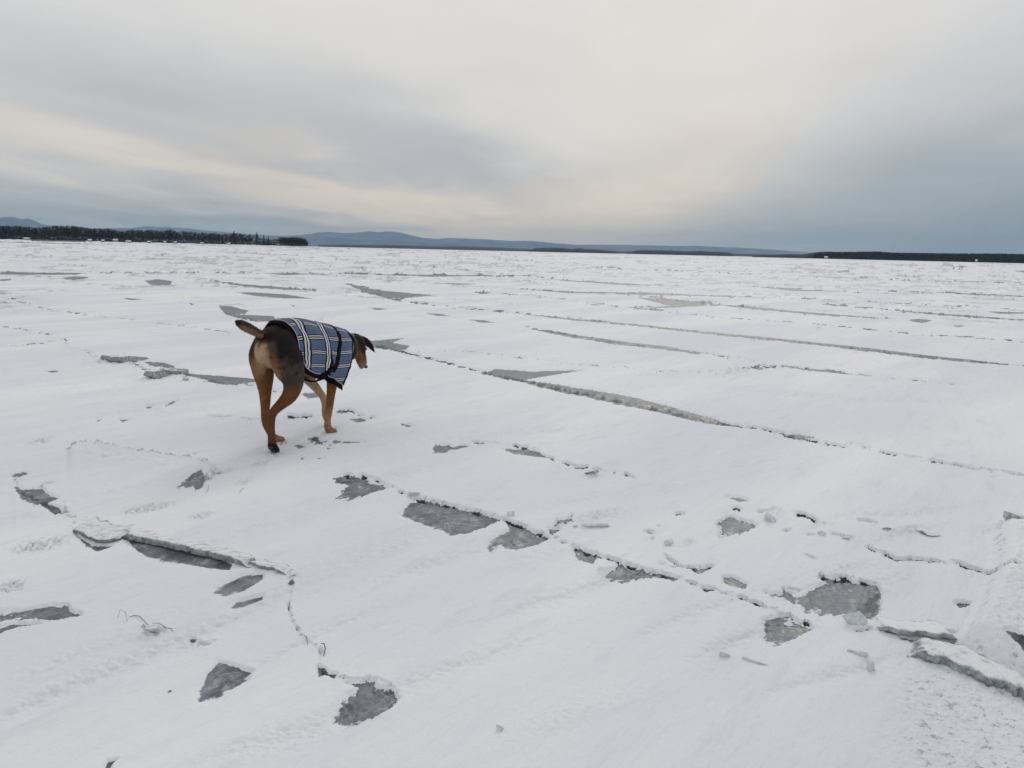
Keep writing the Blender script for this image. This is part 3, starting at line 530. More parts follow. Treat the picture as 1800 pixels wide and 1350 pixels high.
far_top = [(-200,392),(-60,394),(0,390),(25,388.5),(40,392),(55,391),(65,395),(75,399),(140,405),(230,404),(262,401.5),(320,403.5),(370,408),(440,413),(500,416),(540,413.5),(562,410),(580,408.7),(600,411),(630,410),(648,408),(665,409),(690,408),(705,410),(725,415),(745,419),(770,420.5),(790,419),(850,421),(900,424),(940,424),(970,427.5),(1010,430.5),(1100,431),(1180,433),(1220,433),(1290,436),(1350,439),(1400,443),(1450,447),(1500,450)]
ridge('mountain_range', far_top, 0, 16000, 2500, mHill, 0.10, 'structure', 3, 3)
ridge('low_hills', [(420,424),(480,416),(560,416.5),(650,419.5),(760,425),(850,430),(900,432),(1000,436),(1100,438.5),(1200,440.5),(1300,443.5),(1400,447),(1460,450)], 0, 11500, 1500, mHill, 0.06, 'structure', 3, 7)
ridge('far_shoreline', [(560,430.3),(640,430.5),(700,431),(760,433),(820,433.5),(900,436.3),(940,438.5),(1100,442),(1250,446),(1330,446.8),(1430,449.5),(1500,452)], 0, 5200, 300, mWood, 0.25, 'structure', 1.5, 13)
def island(top, lab, seed, D): return ridge('wooded_island', [(a, b - (0 if i in (0, len(top) - 1) else .9)) for i, (a, b) in enumerate(top)], 0, D, 160, mWood, 0.12, None, 1.5, seed, 0.25, lab, 'island', 'wooded islands on the horizon')
island([(928,440),(940,437.5),(958,436.6),(975,436.8),(990,437.4),(1005,438.7),(1020,437.7),(1032,439.2),(1050,439.8),(1070,441.6),(1082,442.4),(1090,443.6)], 'low dark wooded island right of the blue mountains, left one of the pair', 21, 3300)
island([(1102,443.6),(1120,441.4),(1140,440.9),(1160,441.6),(1180,441.9),(1205,443),(1230,443),(1260,444),(1280,445.4),(1292,448)], 'longer flatter dark wooded island, right one of the pair on the horizon', 22, 3500)
ridge('wooded_shore', [(1322,449.5),(1335,448.3),(1380,447.2),(1410,447.6),(1430,444.6),(1450,443.4),(1475,444.2),(1500,444.4),(1540,443.9),(1570,445.8),(1600,446),(1650,447.2),(1700,448),(1760,448.8),(1830,450),(1950,453),(2100,457)], 0, 1500, 90, mWood, 0.07, 'structure', 1.5, 31, 0.10)

# ---- trees along the left shore: each with its own trunk and crown
mBark, t = new_mat('dark_bark'); out_(t, principled(t, mixc(t, noise_(t, 2.0), (0.02, 0.018, 0.018, 1), (0.05, 0.045, 0.042, 1)), 0.9))
mTwig, t = new_mat('bare_twigs'); out_(t, principled(t, mixc(t, noise_(t, 0.8), (0.014, 0.014, 0.018, 1), (0.045, 0.040, 0.042, 1)), 0.95))
mNeedle, t = new_mat('dark_needles'); out_(t, principled(t, mixc(t, noise_(t, 0.8), (0.006, 0.010, 0.012, 1), (0.02, 0.028, 0.025, 1)), 0.95))
rnd = random.Random(4)
def tris_mesh(name, tris, mat):
    co = np.array(tris, float).reshape(-1, 3); q = np.arange(len(co)).reshape(-1, 3)
    me = fast_mesh(name, co, q); me.materials.append(mat); return me
def stick(T, a, b, w0, w1):
    a = np.array(a); b = np.array(b)
    for s in ((1, 0, 0), (0, 1, 0)):
        s = np.array(s, float); T += [a - s * w0, a + s * w0, b + s * w1, a - s * w0, b + s * w1, b - s * w1]
def bare_tree(seed, squat):
    r = random.Random(seed); T = []; stick(T, (0, 0, -0.3), (r.uniform(-.03, .03), 0, .62), .018, .008)
    C = []; lobes = [(r.uniform(-.16, .16) * squat, r.uniform(-.16, .16) * squat, r.uniform(.36, .82), r.uniform(.13, .22)) for _ in range(11)]
    for (lx, ly, lz, lr) in lobes:
        stick(T, (0, 0, r.uniform(.2, .45)), (lx, ly, lz), .008, .003)
        for _ in range(70):
            d = np.array([r.gauss(0, 1), r.gauss(0, 1), r.gauss(0.35, 1)]); d /= np.linalg.norm(d) + 1e-6
            p = np.array([lx, ly, lz]) + d * lr * r.uniform(0.1, .75); e = p + d * r.uniform(.05, .12); s = np.array([-d[1], d[0], r.uniform(-.3, .3)]) * r.uniform(.009, .022)
            C += [p - s, p + s, e]
    return tris_mesh('trunk', T, mBark), tris_mesh('crown', C, mTwig)
def spruce(seed):
    r = random.Random(seed); T = []; stick(T, (0, 0, -.3), (0, 0, .97), .014, .003); C = []
    for i in range(240):
        h = r.uniform(.1, .99); R_ = (.17 * (1 - h) + .012) * r.uniform(.6, 1.1); a = r.uniform(0, 6.283); w_ = .035 * (1 - h) + .01
        o = np.array([math.cos(a), math.sin(a), 0]); s = np.array([-math.sin(a), math.cos(a), 0]) * w_; p = np.array([0, 0, h + .02])
        C += [p, p + o * R_ - s + [0, 0, -.05], p + o * R_ + s + [0, 0, -.035]]
    return tris_mesh('trunk', T, mBark), tris_mesh('crown', C, mNeedle)
BARE = [bare_tree(i, sq) for i, sq in enumerate((1.0, 1.15, .85, 1.3, 1.0))]; SPR = [spruce(50), spruce(51), spruce(52)]
def tree(name, meshes, x, y, h, wsc, lab, group):
    r = empty(name, (x, y, 0.6), rnd.uniform(0, 6.28)); tag(r, lab, 'tree', group)
    for nm, me in zip(('trunk', 'crown'), meshes):
        o = bpy.data.objects.new(nm, me); COL.objects.link(o); o.parent = r
    r.scale = (h * wsc, h * wsc, h)
LT = [(-60,397),(0,397),(30,396),(60,399.5),(100,396),(130,394.5),(150,398.5),(172,402),(195,400),(212,405),(232,402),(250,402.5),(300,402),(318,405),(330,404),(350,406),(390,408.5),(410,406.5),(425,408),(445,410),(452,408)]
def shoreD(px): return 840 + 330 * max(min(px / 540.0, 1.1), -0.1)
def onshore(px, extra=0.0):
    return at_dist(px, horizon(px), shoreD(px) + extra)
def wood_part(px, what):
    where = ('standing above the low retaining wall at the far left' if px < 152 else 'standing behind the row of small white houses on the left shore' if px < 245 else
             'standing in the thick middle of the left shore wood, above the cabin' if px < 335 else 'standing in the right end of the left shore wood, before the gap')
    return what + ' ' + where, what + 's ' + where
for i in range(118):
    px = -45 + (i + rnd.uniform(-.4, .4)) * 4.15; ty = np.interp(px, [p[0] for p in LT], [p[1] for p in LT])
    ex = rnd.uniform(8, 70); P = onshore(px, ex); hh = (horizon(px) - ty) * shoreD(px) / FPX * .90 + .3; conif = rnd.random() < (0.03 if px < 330 else 0.07)
    if conif: tree('spruce_tree', SPR[i % 3], P[0], P[1], hh * rnd.uniform(.8, 1.08), 1.0, *wood_part(px, 'dark spruce'))
    else: tree('bare_tree', BARE[i % 5], P[0], P[1], hh * rnd.uniform(.82, 1.06), rnd.uniform(.9, 1.3), *wood_part(px, 'leafless dark tree'))
for px, ty, lab in ((412, 407.5, 'tall pointed spruce standing proud left of the last gap in the shore wood'), (452, 409.5, 'tallest slim spruce at the edge of the gap near the point'), (464, 414, 'first of two small spruces in the gap before the point'), (472, 416.5, 'smallest spruce, beside the house in the gap before the point')):
    P = onshore(px, 6); tree('spruce_tree', SPR[1], P[0], P[1], (horizon(px) - ty) * shoreD(px) / FPX + .4, 1.7, lab, None)
for i in range(22):
    px = 495 + i * 2.1; ty = np.interp(px, [494, 505, 520, 533, 541], [417, 416, 416.5, 418.5, 423]); P = onshore(px, rnd.uniform(0, 25))
    tree('bare_tree', BARE[i % 5], P[0], P[1], ((horizon(px) - ty) * shoreD(px) / FPX + .5) * rnd.uniform(.9, 1.05), 1.3, 'dense dark tree in the clump at the tip of the left point', 'trees at the tip of the point')
# brush under the trees
T_ = []
for i in range(24000):
    px = rnd.uniform(-70, 541); tys = [p[1] for p in LT] + [417, 420, 418, 417, 418, 423]; txs = [p[0] for p in LT] + [458, 478, 490, 510, 530, 541]
    top = (horizon(px) - np.interp(px, txs, tys)) * shoreD(px) / FPX; P = onshore(px, rnd.uniform(12, 75) if px < 480 else rnd.uniform(4, 30)); z = 0.8 + rnd.uniform(0, 1) ** 1.5 * max(top * 0.80, .5)
    s = rnd.uniform(.5, 1.5); a = rnd.uniform(0, 6.28); o = np.array([P[0], P[1], z]); T_ += [o, o + [s * math.cos(a), s * math.sin(a), rnd.uniform(-.5, .8)], o + [s * .3, 0, rnd.uniform(.5, 1.6)]]
o = link('shore_brush', tris_mesh('shore_brush', T_, mTwig)); tag(o, 'dark tangled brush growing under the trees of the left shore', 'brush', kind='stuff')
T_ = []
RT = [(1425,447),(1440,443.6),(1475,443.5),(1540,443.2),(1565,445),(1640,446.6),(1700,447.2),(1760,448),(1850,450.5),(2000,454)]
for i in range(7000):
    px = rnd.uniform(1430, 1990); D_ = 1500 + rnd.uniform(-55, 20); P = at_dist(px, horizon(px), D_)
    top = (horizon(px) - np.interp(px, [p[0] for p in RT], [p[1] for p in RT])) * D_ / FPX * rnd.uniform(.72, 1.12); s = rnd.uniform(.6, 1.8); z = top * rnd.uniform(.35, .8)
    T_ += [(P[0] - s, P[1], z), (P[0] + s, P[1] + rnd.uniform(-1, 1), z), (P[0], P[1], top)]
o = link('distant_woods', tris_mesh('distant_woods', T_, mWood)); tag(o, 'far dark wood running along the right shore', 'woods', kind='stuff')
# snowy bank under the left wood
V = []; xs = np.arange(-90, 545, 4.0)
for px in xs:
    for ex, z in ((-6, -.4), (0, .9), (30, 1.3), (110, 1.8), (130, -1)):
        P = onshore(px, ex if px < 500 else ex * .4); V.append((P[0], P[1], z + (rnd.uniform(-.25, .5) if z > 0 else 0)))
q = np.array([[a * 5 + b, (a + 1) * 5 + b, (a + 1) * 5 + b + 1, a * 5 + b + 1] for a in range(len(xs) - 1) for b in range(4)])
tag(link('shore_bank', fast_mesh('shore_bank', np.array(V), q), [mSnow]), kind='structure')
# houses
mWallD, t = new_mat('weathered_siding'); out_(t, principled(t, mixc(t, noise_(t, 1.2), (0.10, 0.09, 0.085, 1), (0.2, 0.18, 0.17, 1)), 0.8))
mWallW, t = new_mat('white_siding'); out_(t, principled(t, mixc(t, noise_(t, 1.2), (0.34, 0.34, 0.35, 1), (0.5, 0.5, 0.5, 1)), 0.7))
mPane, t = new_mat('window_glass'); out_(t, principled(t, (0.02, 0.025, 0.03, 1), 0.1))
def boxv(bm, c, s):
    r = bmesh.ops.create_cube(bm, size=1.0)['verts']
    for v in r: v.co = Vector((v.co.x * s[0] + c[0], v.co.y * s[1] + c[1], v.co.z * s[2] + c[2]))
def bmobj(name, bm, mat, parent=None):
    me = bpy.data.meshes.new(name); bm.to_mesh(me); bm.free(); return link(name, me, [mat], parent)
def house(px, ex, w_, h_, wall, lab):
    P = onshore(px, ex) if px < 700 else at_dist(px, horizon(px), 1420); r = empty('shore_house' , (P[0], P[1], 0.9), math.atan2(P[0], P[1]) * -1); tag(r, lab, 'house')
    bm = bmesh.new(); boxv(bm, (0, 0, h_ / 2), (w_, 5, h_)); bmobj('wall', bm, wall, r); r.scale = (.6, .6, .5 if px < 700 else .7)
    bm = bmesh.new(); a = [bm.verts.new(v) for v in ((-w_ / 2 - .3, -2.9, h_), (w_ / 2 + .3, -2.9, h_), (w_ / 2 + .3, 2.9, h_), (-w_ / 2 - .3, 2.9, h_), (-w_ / 2 - .3, 0, h_ + 2), (w_ / 2 + .3, 0, h_ + 2))]
    for f_ in ((0, 1, 5, 4), (2, 3, 4, 5), (0, 4, 3), (1, 2, 5), (0, 3, 2, 1)): bm.faces.new([a[k] for k in f_])
    bmobj('roof', bm, mSnow, r)
    for k in (-.28, .28):
        bm = bmesh.new(); boxv(bm, (k * w_, -2.53, h_ * .55), (w_ * .14, .08, h_ * .4)); bmobj('window', bm, mPane, r)
house(47, 6, 8, 2.6, mWallD, 'low snow-roofed house behind the shore wall near the left edge of the photo')
house(158, 0, 6, 3, mWallW, 'small white boathouse left of the larger white house on the left shore')
house(181, 0, 4, 2.4, mWallD, 'tiny snow-roofed shed next to the large white house on the shore')
house(203, 4, 8, 4.6, mWallW, 'large white two-storey house on the left shore')
house(226, 0, 9, 2.2, mWallW, 'long low white cottage just right of the large white house')
house(262, 0, 6, 2.2, mWallD, 'snow-roofed cabin in the middle of the left wood')
house(290, 8, 4, 3.2, mWallW, 'narrow pale cottage peeping between the trees of the left wood')
house(308, 0, 5, 2.6, mWallW, 'small white hut right of the narrow pale cottage')
house(355, 2, 6, 2.2, mWallD, 'brown cabin with a snowy roof below the spruces')
house(402, 0, 7, 2.4, mWallW, 'white low cottage under the right end of the spruce wood')
house(488, 10, 8, 3.6, mWallW, 'pale house in the gap before the tip of the point')
house(1716, 0, 5, 3, mWallW, 'lone white house in the wood on the right shore')
house(1452, 0, 9, 2.6, mWallW, 'snow-roofed house at the left end of the right shore wood')
# grey shore wall
V = []; xs = np.arange(55, 152, 4.0)
for px in xs:
    a_ = onshore(px, -7.5); b_ = onshore(px, -6.6)
    for P, z in ((a_, -.5), (a_, 1.5), (b_, 1.5), (b_, -.5)): V.append((P[0], P[1], z))
q = [[a * 4 + b, (a + 1) * 4 + b, (a + 1) * 4 + b + 1, a * 4 + b + 1] for a in range(len(xs) - 1) for b in range(3)]
q += [[0, 1, 2, 3], [(len(xs) - 1) * 4 + k for k in (3, 2, 1, 0)]]
tag(link('shore_wall', fast_mesh('shore_wall', np.array(V), np.array(q)), [mWallD]), 'long low retaining wall at the foot of the left shore wood', 'wall')
# air
bm = bmesh.new(); boxv(bm, (0, 5000, 220), (36500, 27000, 450)); hz_m, t = new_mat('haze')
pv_ = t.nodes.new('ShaderNodeVolumePrincipled'); pv_.inputs['Density'].default_value = 5.4e-5; pv_.inputs['Color'].default_value = (0.50, 0.76, 1.0, 1); out_(t, pv_.outputs[0], True)
tag(bmobj('haze', bm, hz_m), kind='stuff')
print('far', time.time() - T0)

# ------------------------------------------------------------------ broken ice
def slab(lab, front, back, th, lift, tilt, mat=None, seed=0, group=None, jag=0.012, name='ice_slab'):
    """upthrust plate of ice: front = its lower front edge in the photograph, set on the lake; back = vector across it"""
    g = np.array([gpt(x, y) for x, y in front])[:, :2]; L = np.concatenate([[0], np.cumsum(np.linalg.norm(np.diff(g, axis=0), axis=1))])
    step = max(L[-1] / 90, 0.006); ls = np.arange(0, L[-1] + step / 2, step); gx = np.interp(ls, L, g[:, 0]); gy = np.interp(ls, L, g[:, 1])
    c_ = gpt(*front[len(front) // 2]); base = zg(c_[0], c_[1] + 0.03); bl = math.hypot(*back); n = len(ls); V = []
    secs = [(0.10, 0, 0), (0.0, .12, 0), (0.03, .45, 0), (-0.015, .8, 0), (0.03, 1, 0)] + [(k / 7, 1, 1) for k in range(1, 8)] + [(1.0, -1.5, 1), (.5, -1.0, 1)]
    for i in range(n):
        end = min(i, n - 1 - i) / n; sh = 0.25 + 0.75 * sstep(0, .10, end)
        j1 = jag * float(fbm(np.array([ls[i] / .05 + seed]), np.array([.3]), 3, seed)[0]); bk = 1 + .35 * float(fbm(np.array([ls[i] / .11 + seed]), np.array([7.3]), 3, seed)[0])
        for k, (f_, u, tp) in enumerate(secs):
            j2 = 0.25 * jag * float(fbm(np.array([ls[i] / .018 + k]), np.array([k * 2.1]), 3, seed + 3)[0])
            d_ = (f_ * bl * (bk if f_ > .2 else 1)) + (j1 + j2 if f_ < .2 else 0)
            z = base + lift + th * u * sh + tilt * f_ + (0.15 * th * float(fbm(np.array([ls[i] / .07]), np.array([f_ * 3]), 3, seed + 9)[0]) if tp else j2 * .5)
            V.append((gx[i] + back[0] / bl * d_, gy[i] + back[1] / bl * d_, z))
    k = len(secs); q = [[a * k + b, (a + 1) * k + b, (a + 1) * k + (b + 1) % k, a * k + (b + 1) % k] for a in range(n - 1) for b in range(k)]
    me = bpy.data.meshes.new(name); me.from_pydata([tuple(map(float, v)) for v in V], [], q + [list(range(k)), [(n - 1) * k + b for b in range(k)][::-1]]); me.update(); smooth(me)
    bmx = bmesh.new(); bmx.from_mesh(me); bmesh.ops.recalc_face_normals(bmx, faces=bmx.faces); bmx.to_mesh(me); bmx.free()
    o = link(name, me, [mat or mIce]); tag(o, lab, 'ice', group); return o
slab('long jagged grey ice plate edge with a dark hollow beneath it, left foreground', [(205,944),(253,953),(300,963),(333,971),(370,980),(408,987),(438,998)], (.03, .13), .026, .006, -.030, seed=3, mat=mBare)
slab('broad sloping clear ice plate at the left end of the long ridge', [(128,934),(147,944),(165,954),(190,956),(212,950)], (-.02, .17), .012, .004, -.012, seed=8, mat=mBare)
slab('narrow rough ice rim joining the long ridge to the corner with the stones of ice', [(434,990),(455,999),(480,1003),(505,1011)], (.03, .05), .012, .0, -.01, seed=12, mat=mBare)
slab('flat grey ice ledge over the dark slot, at the left of the big raised block', [(1545,1110),(1590,1119),(1630,1124),(1681,1127)], (.02, .10), .018, .004, -.016, seed=15, jag=.02)
slab('thick rough ice rim under the snow-covered block at the right edge', [(1594,1157),(1650,1171),(1693,1184),(1733,1204),(1767,1218),(1840,1250),(1900,1275)], (.05, .10), .040, -.016, -.004, seed=19, jag=.05, mat=mBare)
slab('upturned grey ice slab in the rubble left of the dog, upper one', [(176,636),(195,640),(215,641),(231,638)], (.04, .25), .045, .01, -.05, seed=27, mat=mBare)
slab('tilted ribbed grey ice slab left of the dog beside the grey patch', [(252,668),(268,671),(285,668),(302,662)], (.05, .25), .05, .01, -.05, seed=31, mat=mBare)
slab('dark-edged ice lip at the lower left of the grey hollow near the left edge', [(28,866),(45,880),(78,889),(100,900)], (.0, -.02), .008, .0, -.004, seed=38)

def shard(px, py, wpx, hpx, lab, mat=None, dep=None, rot=0.0, seed=0, sink=.25, group=None, flat=None):
    P = gpt(px, py); s = math.hypot(P[0], P[1]) / FPX; W, Hh = wpx * s, hpx * s; r = random.Random(seed + int(px)); bm = bmesh.new()
    for _ in range(10): 
        d = Vector((r.gauss(0, 1), r.gauss(0, 1), r.gauss(0, 1))).normalized(); k = r.uniform(.8, 1.0)
        bm.verts.new((d.x * W * .55 * k, d.y * (dep or W * .4) * k, d.z * (flat or Hh * .55) * k + (r.uniform(0, .3) * Hh if d.z > .5 else 0)))
    res = bmesh.ops.convex_hull(bm, input=bm.verts); bmesh.ops.delete(bm, geom=[v for v in bm.verts if not v.link_faces], context='VERTS')
    bmesh.ops.bevel(bm, geom=list(bm.edges), offset=min(W, Hh) * .03, segments=1, affect='EDGES')
    bmesh.ops.recalc_face_normals(bm, faces=bm.faces)
    me = bpy.data.meshes.new('ice_chunk'); bm.to_mesh(me); bm.free(); o = link('ice_chunk', me, [mat or mClear]); tag(o, lab, 'ice chunk', group)
    zz_ = [v.co.z for v in me.vertices]; zmin, zmax = min(zz_), max(zz_); o.location = (P[0], P[1], zg(P[0], P[1]) - zmin - (zmax - zmin) * sink); o.rotation_euler = (0, 0, rot); return o
SH = [(1502,1098,52,34,'largest clear jagged ice chunk, beside the big grey patch at the right',None,.025,0,1),
 (1272,1150,26,16,'rounded pale ice chunk at the left end of the thin ice blade',None,None,0,2),(1322,1160,62,7,'thin straight ice blade lying on the snow, lower right',None,.006,-.35,3),
 (1500,1146,60,10,'long thin ice stick leaning towards the chunk below it, lower right',None,.008,-.75,4),(1527,1172,26,22,'blocky clear ice chunk at the end of the long ice stick',None,None,.5,5),
 (875,1284,26,14,'lone small frosted ice chunk at the bottom centre of the photo',None,None,0,6),(1050,925,64,14,'wide pale blue-green ice block half buried in the snow, centre right',None,.02,.15,7),
 (1012,926,12,10,'small clear ice lump just left of the blue-green block',None,None,0,8),(1176,958,24,12,'round translucent ice lump among the dark slits, centre right',None,None,0,9),
 (1352,916,28,20,'glassy ice chunk right of the dark ragged patch',None,None,0,10),(1444,941,20,8,'low ice crumb between the dark slits, right of the glassy chunk',None,None,0,11),(1488,949,20,9,'dark-centred ice crumb at the start of the long right crack','i',None,0,12),
 (1597,984,16,10,'ice knuckle where the long right crack bends','i',None,0,13),(1572,932,46,11,'mound of frosted ice lumps above the long right crack','i',None,0,14),(1630,940,40,7,'flat frosted ice lump right of the mound','i',None,0,15),
 (1775,928,60,16,'rough ice lumps on top of the snow-covered block','i',.03,0,16),(378,828,22,14,'bluish ice lump at the corner of the raised plate',None,None,.3,17),(362,842,14,16,'dark glassy shard in the corner of the raised plate','i',None,.3,18),
 (268,1112,34,12,'dark frosted ice lump at the end of the wiry sliver, lower left','i',None,0,19),(255,1104,16,9,'smaller snowy ice lump touching the wiry sliver, lower left','i',None,0,20),(362,1126,28,13,'sparkling clear ice cluster above the dark triangle patch',None,None,.2,21),
 (376,1120,14,9,'small ice bit on the right of the sparkling cluster',None,None,0,22),(730,872,30,9,'frosted lump at the upper corner of the largest dark patch',None,None,-.2,23),(898,909,20,11,'ice lump between the two large dark patches',None,None,0,24),
 (1038,835,32,9,'grey snow lump alone on the smooth plate, centre','i',None,0,25),(945,941,6,5,'tiny white ice bit inside the second large dark patch',None,None,0,26),(870,960,16,6,'white ice tongue at the edge of the second large dark patch',None,None,.2,27),
 (116,893,12,16,'upright ice splinter at the left end of the long ridge',None,None,0,28),(443,984,20,16,'dark cracked ice knob at the right end of the long ridge','i',None,0,29),(515,1014,18,10,'broken ice lump at the bend right of the long ridge','i',None,0,30),
 (512,1026,14,9,'dark ice stone below the bend right of the long ridge','d',None,0,31),(338,1117,13,9,'small dark ice stone between the frosted lump and the sparkling cluster','d',None,0,32),(298,1213,8,6,'dark pebble of ice left of the triangle patch','d',None,0,33),
 (1386,1093,18,9,'snowy lump at the top of the dark patch left of the largest clear chunk','s',None,0,34),(1666,468,22,8,'white heap of snow blocks far out near the right shore','s',None,0,35),(1690,470,12,5,'smaller white snow heap beside the larger one near the right shore','s',None,0,36),
 (1300,537,20,5,'snowy ice hump on the far ice right of centre','i',None,0,37),(337,533,8,3,'grey ice block alone on the far ice above the dog','i',None,0,38),(716,665,20,4,'pale low ice lump right of the dog','s',None,0,39),(283,650,18,5,'loose grey ice piece above the tilted ribbed slab','i',None,.3,40),
 (330,672,18,6,'ice piece right of the tilted ribbed slab','i',None,0,41),(240,642,16,5,'ice piece between the two tilted slabs','i',None,0,42)]
for (px, py, w_, h_, lab, m_, dep, rot, sd_) in SH:
    shard(px, py, w_, h_, lab, {None: mClear, 'i': mIce, 'd': mSliver, 's': mSnow}[m_], dep, rot, sd_, .3)
def sliver(pts, rad_, lab, hs):
    cu = bpy.data.curves.new('c', 'CURVE'); cu.dimensions = '3D'; cu.bevel_depth = 1.0; cu.bevel_resolution = 1; sp_ = cu.splines.new('POLY'); sp_.points.add(len(pts) - 1)
    for i, (x, y) in enumerate(pts):
        P = gpt(x, y); sp_.points[i].co = (P[0], P[1], zg(P[0], P[1]) + hs[i], 1); sp_.points[i].radius = rad_ * .7 * (0.6 if i in (0, len(pts) - 1) else 1)
    o = bpy.data.objects.new('tmp', cu); COL.objects.link(o); dg = bpy.context.evaluated_depsgraph_get(); me = bpy.data.meshes.new_from_object(o.evaluated_get(dg)); bpy.data.objects.remove(o)
    me.name = 'ice_sliver'; me.materials.clear(); o = link('ice_sliver', me, [mSliver]); tag(o, lab, 'ice sliver')
sliver([(207,1086),(212,1079),(221,1086),(224,1092)], .0009, 'tiny bent dark sliver standing up at the left of the wiry one, lower left', [0, .014, .018, 0])
sliver([(226,1085),(236,1083),(246,1084),(254,1092),(263,1101)], .0013, 'long wiry dark sliver of ice curling over the snow, lower left', [0, .003, .003, .003, 0])
sliver([(268,1104),(280,1104),(292,1106),(302,1104),(304,1109)], .0014, 'flat hooked dark sliver lying right of the wiry one', [.006, .006, .003, .004, 0])
sliver([(534,1122),(539,1124),(541,1134)], .0018, 'short dark curl of ice above the hooked crack, bottom centre left', [.008, .009, 0])
sliver([(564,1139),(570,1141),(572,1148),(569,1157)], .0022, 'thick dark curl of ice at the crack above the ragged dark patch', [.006, .01, .006, 0])
sliver([(362,864),(366,858),(366,852)], .0014, 'small dark curl just below the corner of the raised plate', [0, .002, .006])
sliver([(421,866),(424,859),(429,858)], .0014, 'tiny dark hook alone on the smooth snow below the dog', [0, .003, .004])
# crumbs along the cracks
r = random.Random(9); V = []; Fq = []; MI = []
for pts, step, dk_, gap, thr in CRACK:
    v = max(p_[1] for p_ in pts)
    if v < 540: continue
    for (ax, ay), (bx, by) in zip(pts[:-1], pts[1:]):
        L = math.hypot(bx - ax, by - ay)
        for _ in range(int(L * (0.05 if v > 760 else 0.15))):
            k = r.random(); px = ax + (bx - ax) * k + r.gauss(0, 2.0); py = ay + (by - ay) * k + r.gauss(0, 1.6 if v < 720 else 4.0)
            if float(mnoise.noise(Vector((px / 40, py / 25, 3)))) < -0.05: continue
            P = gpt(px, py)
            if P[1] < 1.2: continue
            s = P[1] / FPX * r.choice((0.7, 1, 1, 1.6, 2.6)); z = zg(P[0], P[1]); b = len(V); a0 = r.uniform(0, 6.28)
            for q_ in range(4): V.append((P[0] + s * 1.4 * math.cos(a0 + q_ * 1.57) * r.uniform(.6, 1.2), P[1] + s * 1.4 * math.sin(a0 + q_ * 1.57) * r.uniform(.6, 1.2), z + s * r.uniform(-.1, .3)))
            V.append((P[0] + s * r.uniform(-.3, .3), P[1], z + s * r.uniform(.6, 1.1))); V.append((P[0], P[1], z - s * .6))
            for q_ in range(4): Fq += [(b + q_, b + (q_ + 1) % 4, b + 4), (b + (q_ + 1) % 4, b + q_, b + 5)]; MI += [(r.random() < .25) * 1] * 2
me = bpy.data.meshes.new('ice_crumbs'); me.from_pydata(V, [], Fq); me.update(); o = link('ice_crumbs', me, [mSnow, mIce])
me.polygons.foreach_set('material_index', np.array([int(m) for m in MI], dtype=np.int32)); tag(o, 'loose crumbs of snow and ice strewn along the cracks', 'ice crumbs', kind='stuff')
print('ice', time.time() - T0, len(V))
#@@DOG@@
# ------------------------------------------------------------------ the dog
DA = math.radians(21); dh = np.array([math.sin(DA), math.cos(DA), 0]); dr = np.array([dh[1], -dh[0], 0]); DO = gpt(479, 793) - dr * 0.06
DZ = 0.0
def dl(px, py, t_):                # photograph point on the dog's plane at t_ to its right -> (forward, left, up)
    d = ray(px, py); k = ((DO - vC) @ dr + t_) / (d @ dr); P = vC + d * k; return np.array([float((P - DO) @ dh), -t_, float(P[2])])
gz = zg(DO[0], DO[1])
dog = empty('dog', (DO[0], DO[1], gz - 0.004), math.pi / 2 - DA)
tag(dog, 'brown and black dog in a blue plaid coat walking away across the snow', 'dog')
def catmull(A, n):
    A = np.asarray(A, float); Pn = np.vstack([2 * A[0] - A[1], A, 2 * A[-1] - A[-2]]); out = []
    for i in range(1, len(Pn) - 2):
        for k in range(n):
            u = k / n; a, b, c, d = Pn[i - 1], Pn[i], Pn[i + 1], Pn[i + 2]
            out.append(0.5 * ((2 * b) + (-a + c) * u + (2 * a - 5 * b + 4 * c - d) * u * u + (-a + 3 * b - 3 * c + d) * u ** 3))
    out.append(A[-1]); return np.array(out)
BV = []; BF = []
def limb(pts, ref=(0, 1, 0), n=7, ring=18, V=None, F=None):
    """pts = [(x, y, z, radius along ref, radius across)], rounded ends"""
    V = BV if V is None else V; F = BF if F is None else F
    A = catmull([tuple(p) for p in pts], n); c = A[:, :3]; ra = np.maximum(A[:, 3], .002); rb = np.maximum(A[:, 4], .002)
    T = np.gradient(c, axis=0); T /= np.linalg.norm(T, axis=1)[:, None] + 1e-9
    L = []; 
    for e, (i, sg) in enumerate(((0, -1), (len(c) - 1, 1))):
        caps = [(c[i] + T[i] * sg * min(ra[i], rb[i]) * math.sin(a), ra[i] * math.cos(a), rb[i] * math.cos(a), T[i]) for a in (math.radians(80), math.radians(55), math.radians(28))]
        L.append(caps)
    secs = L[0] + [(c[i], ra[i], rb[i], T[i]) for i in range(len(c))] + L[1][::-1]
    b0 = len(V)
    for (p, a_, b_, t_) in secs:
        u = np.array(ref, float); u = u - t_ * (u @ t_); u /= np.linalg.norm(u) + 1e-9; w_ = np.cross(t_, u)
        for k in range(ring):
            an = 2 * math.pi * k / ring; V.append(tuple(p + u * a_ * math.cos(an) + w_ * b_ * math.sin(an)))
    m = len(secs)
    for i in range(m - 1):
        for k in range(ring): F.append((b0 + i * ring + k, b0 + i * ring + (k + 1) % ring, b0 + (i + 1) * ring + (k + 1) % ring, b0 + (i + 1) * ring + k))
    F.append(tuple(b0 + k for k in range(ring))[::-1]); F.append(tuple(b0 + (m - 1) * ring + k for k in range(ring)))
def PL(px, py, t_, a, b=None): return tuple(dl(px, py, t_)) + (a, b if b else a)
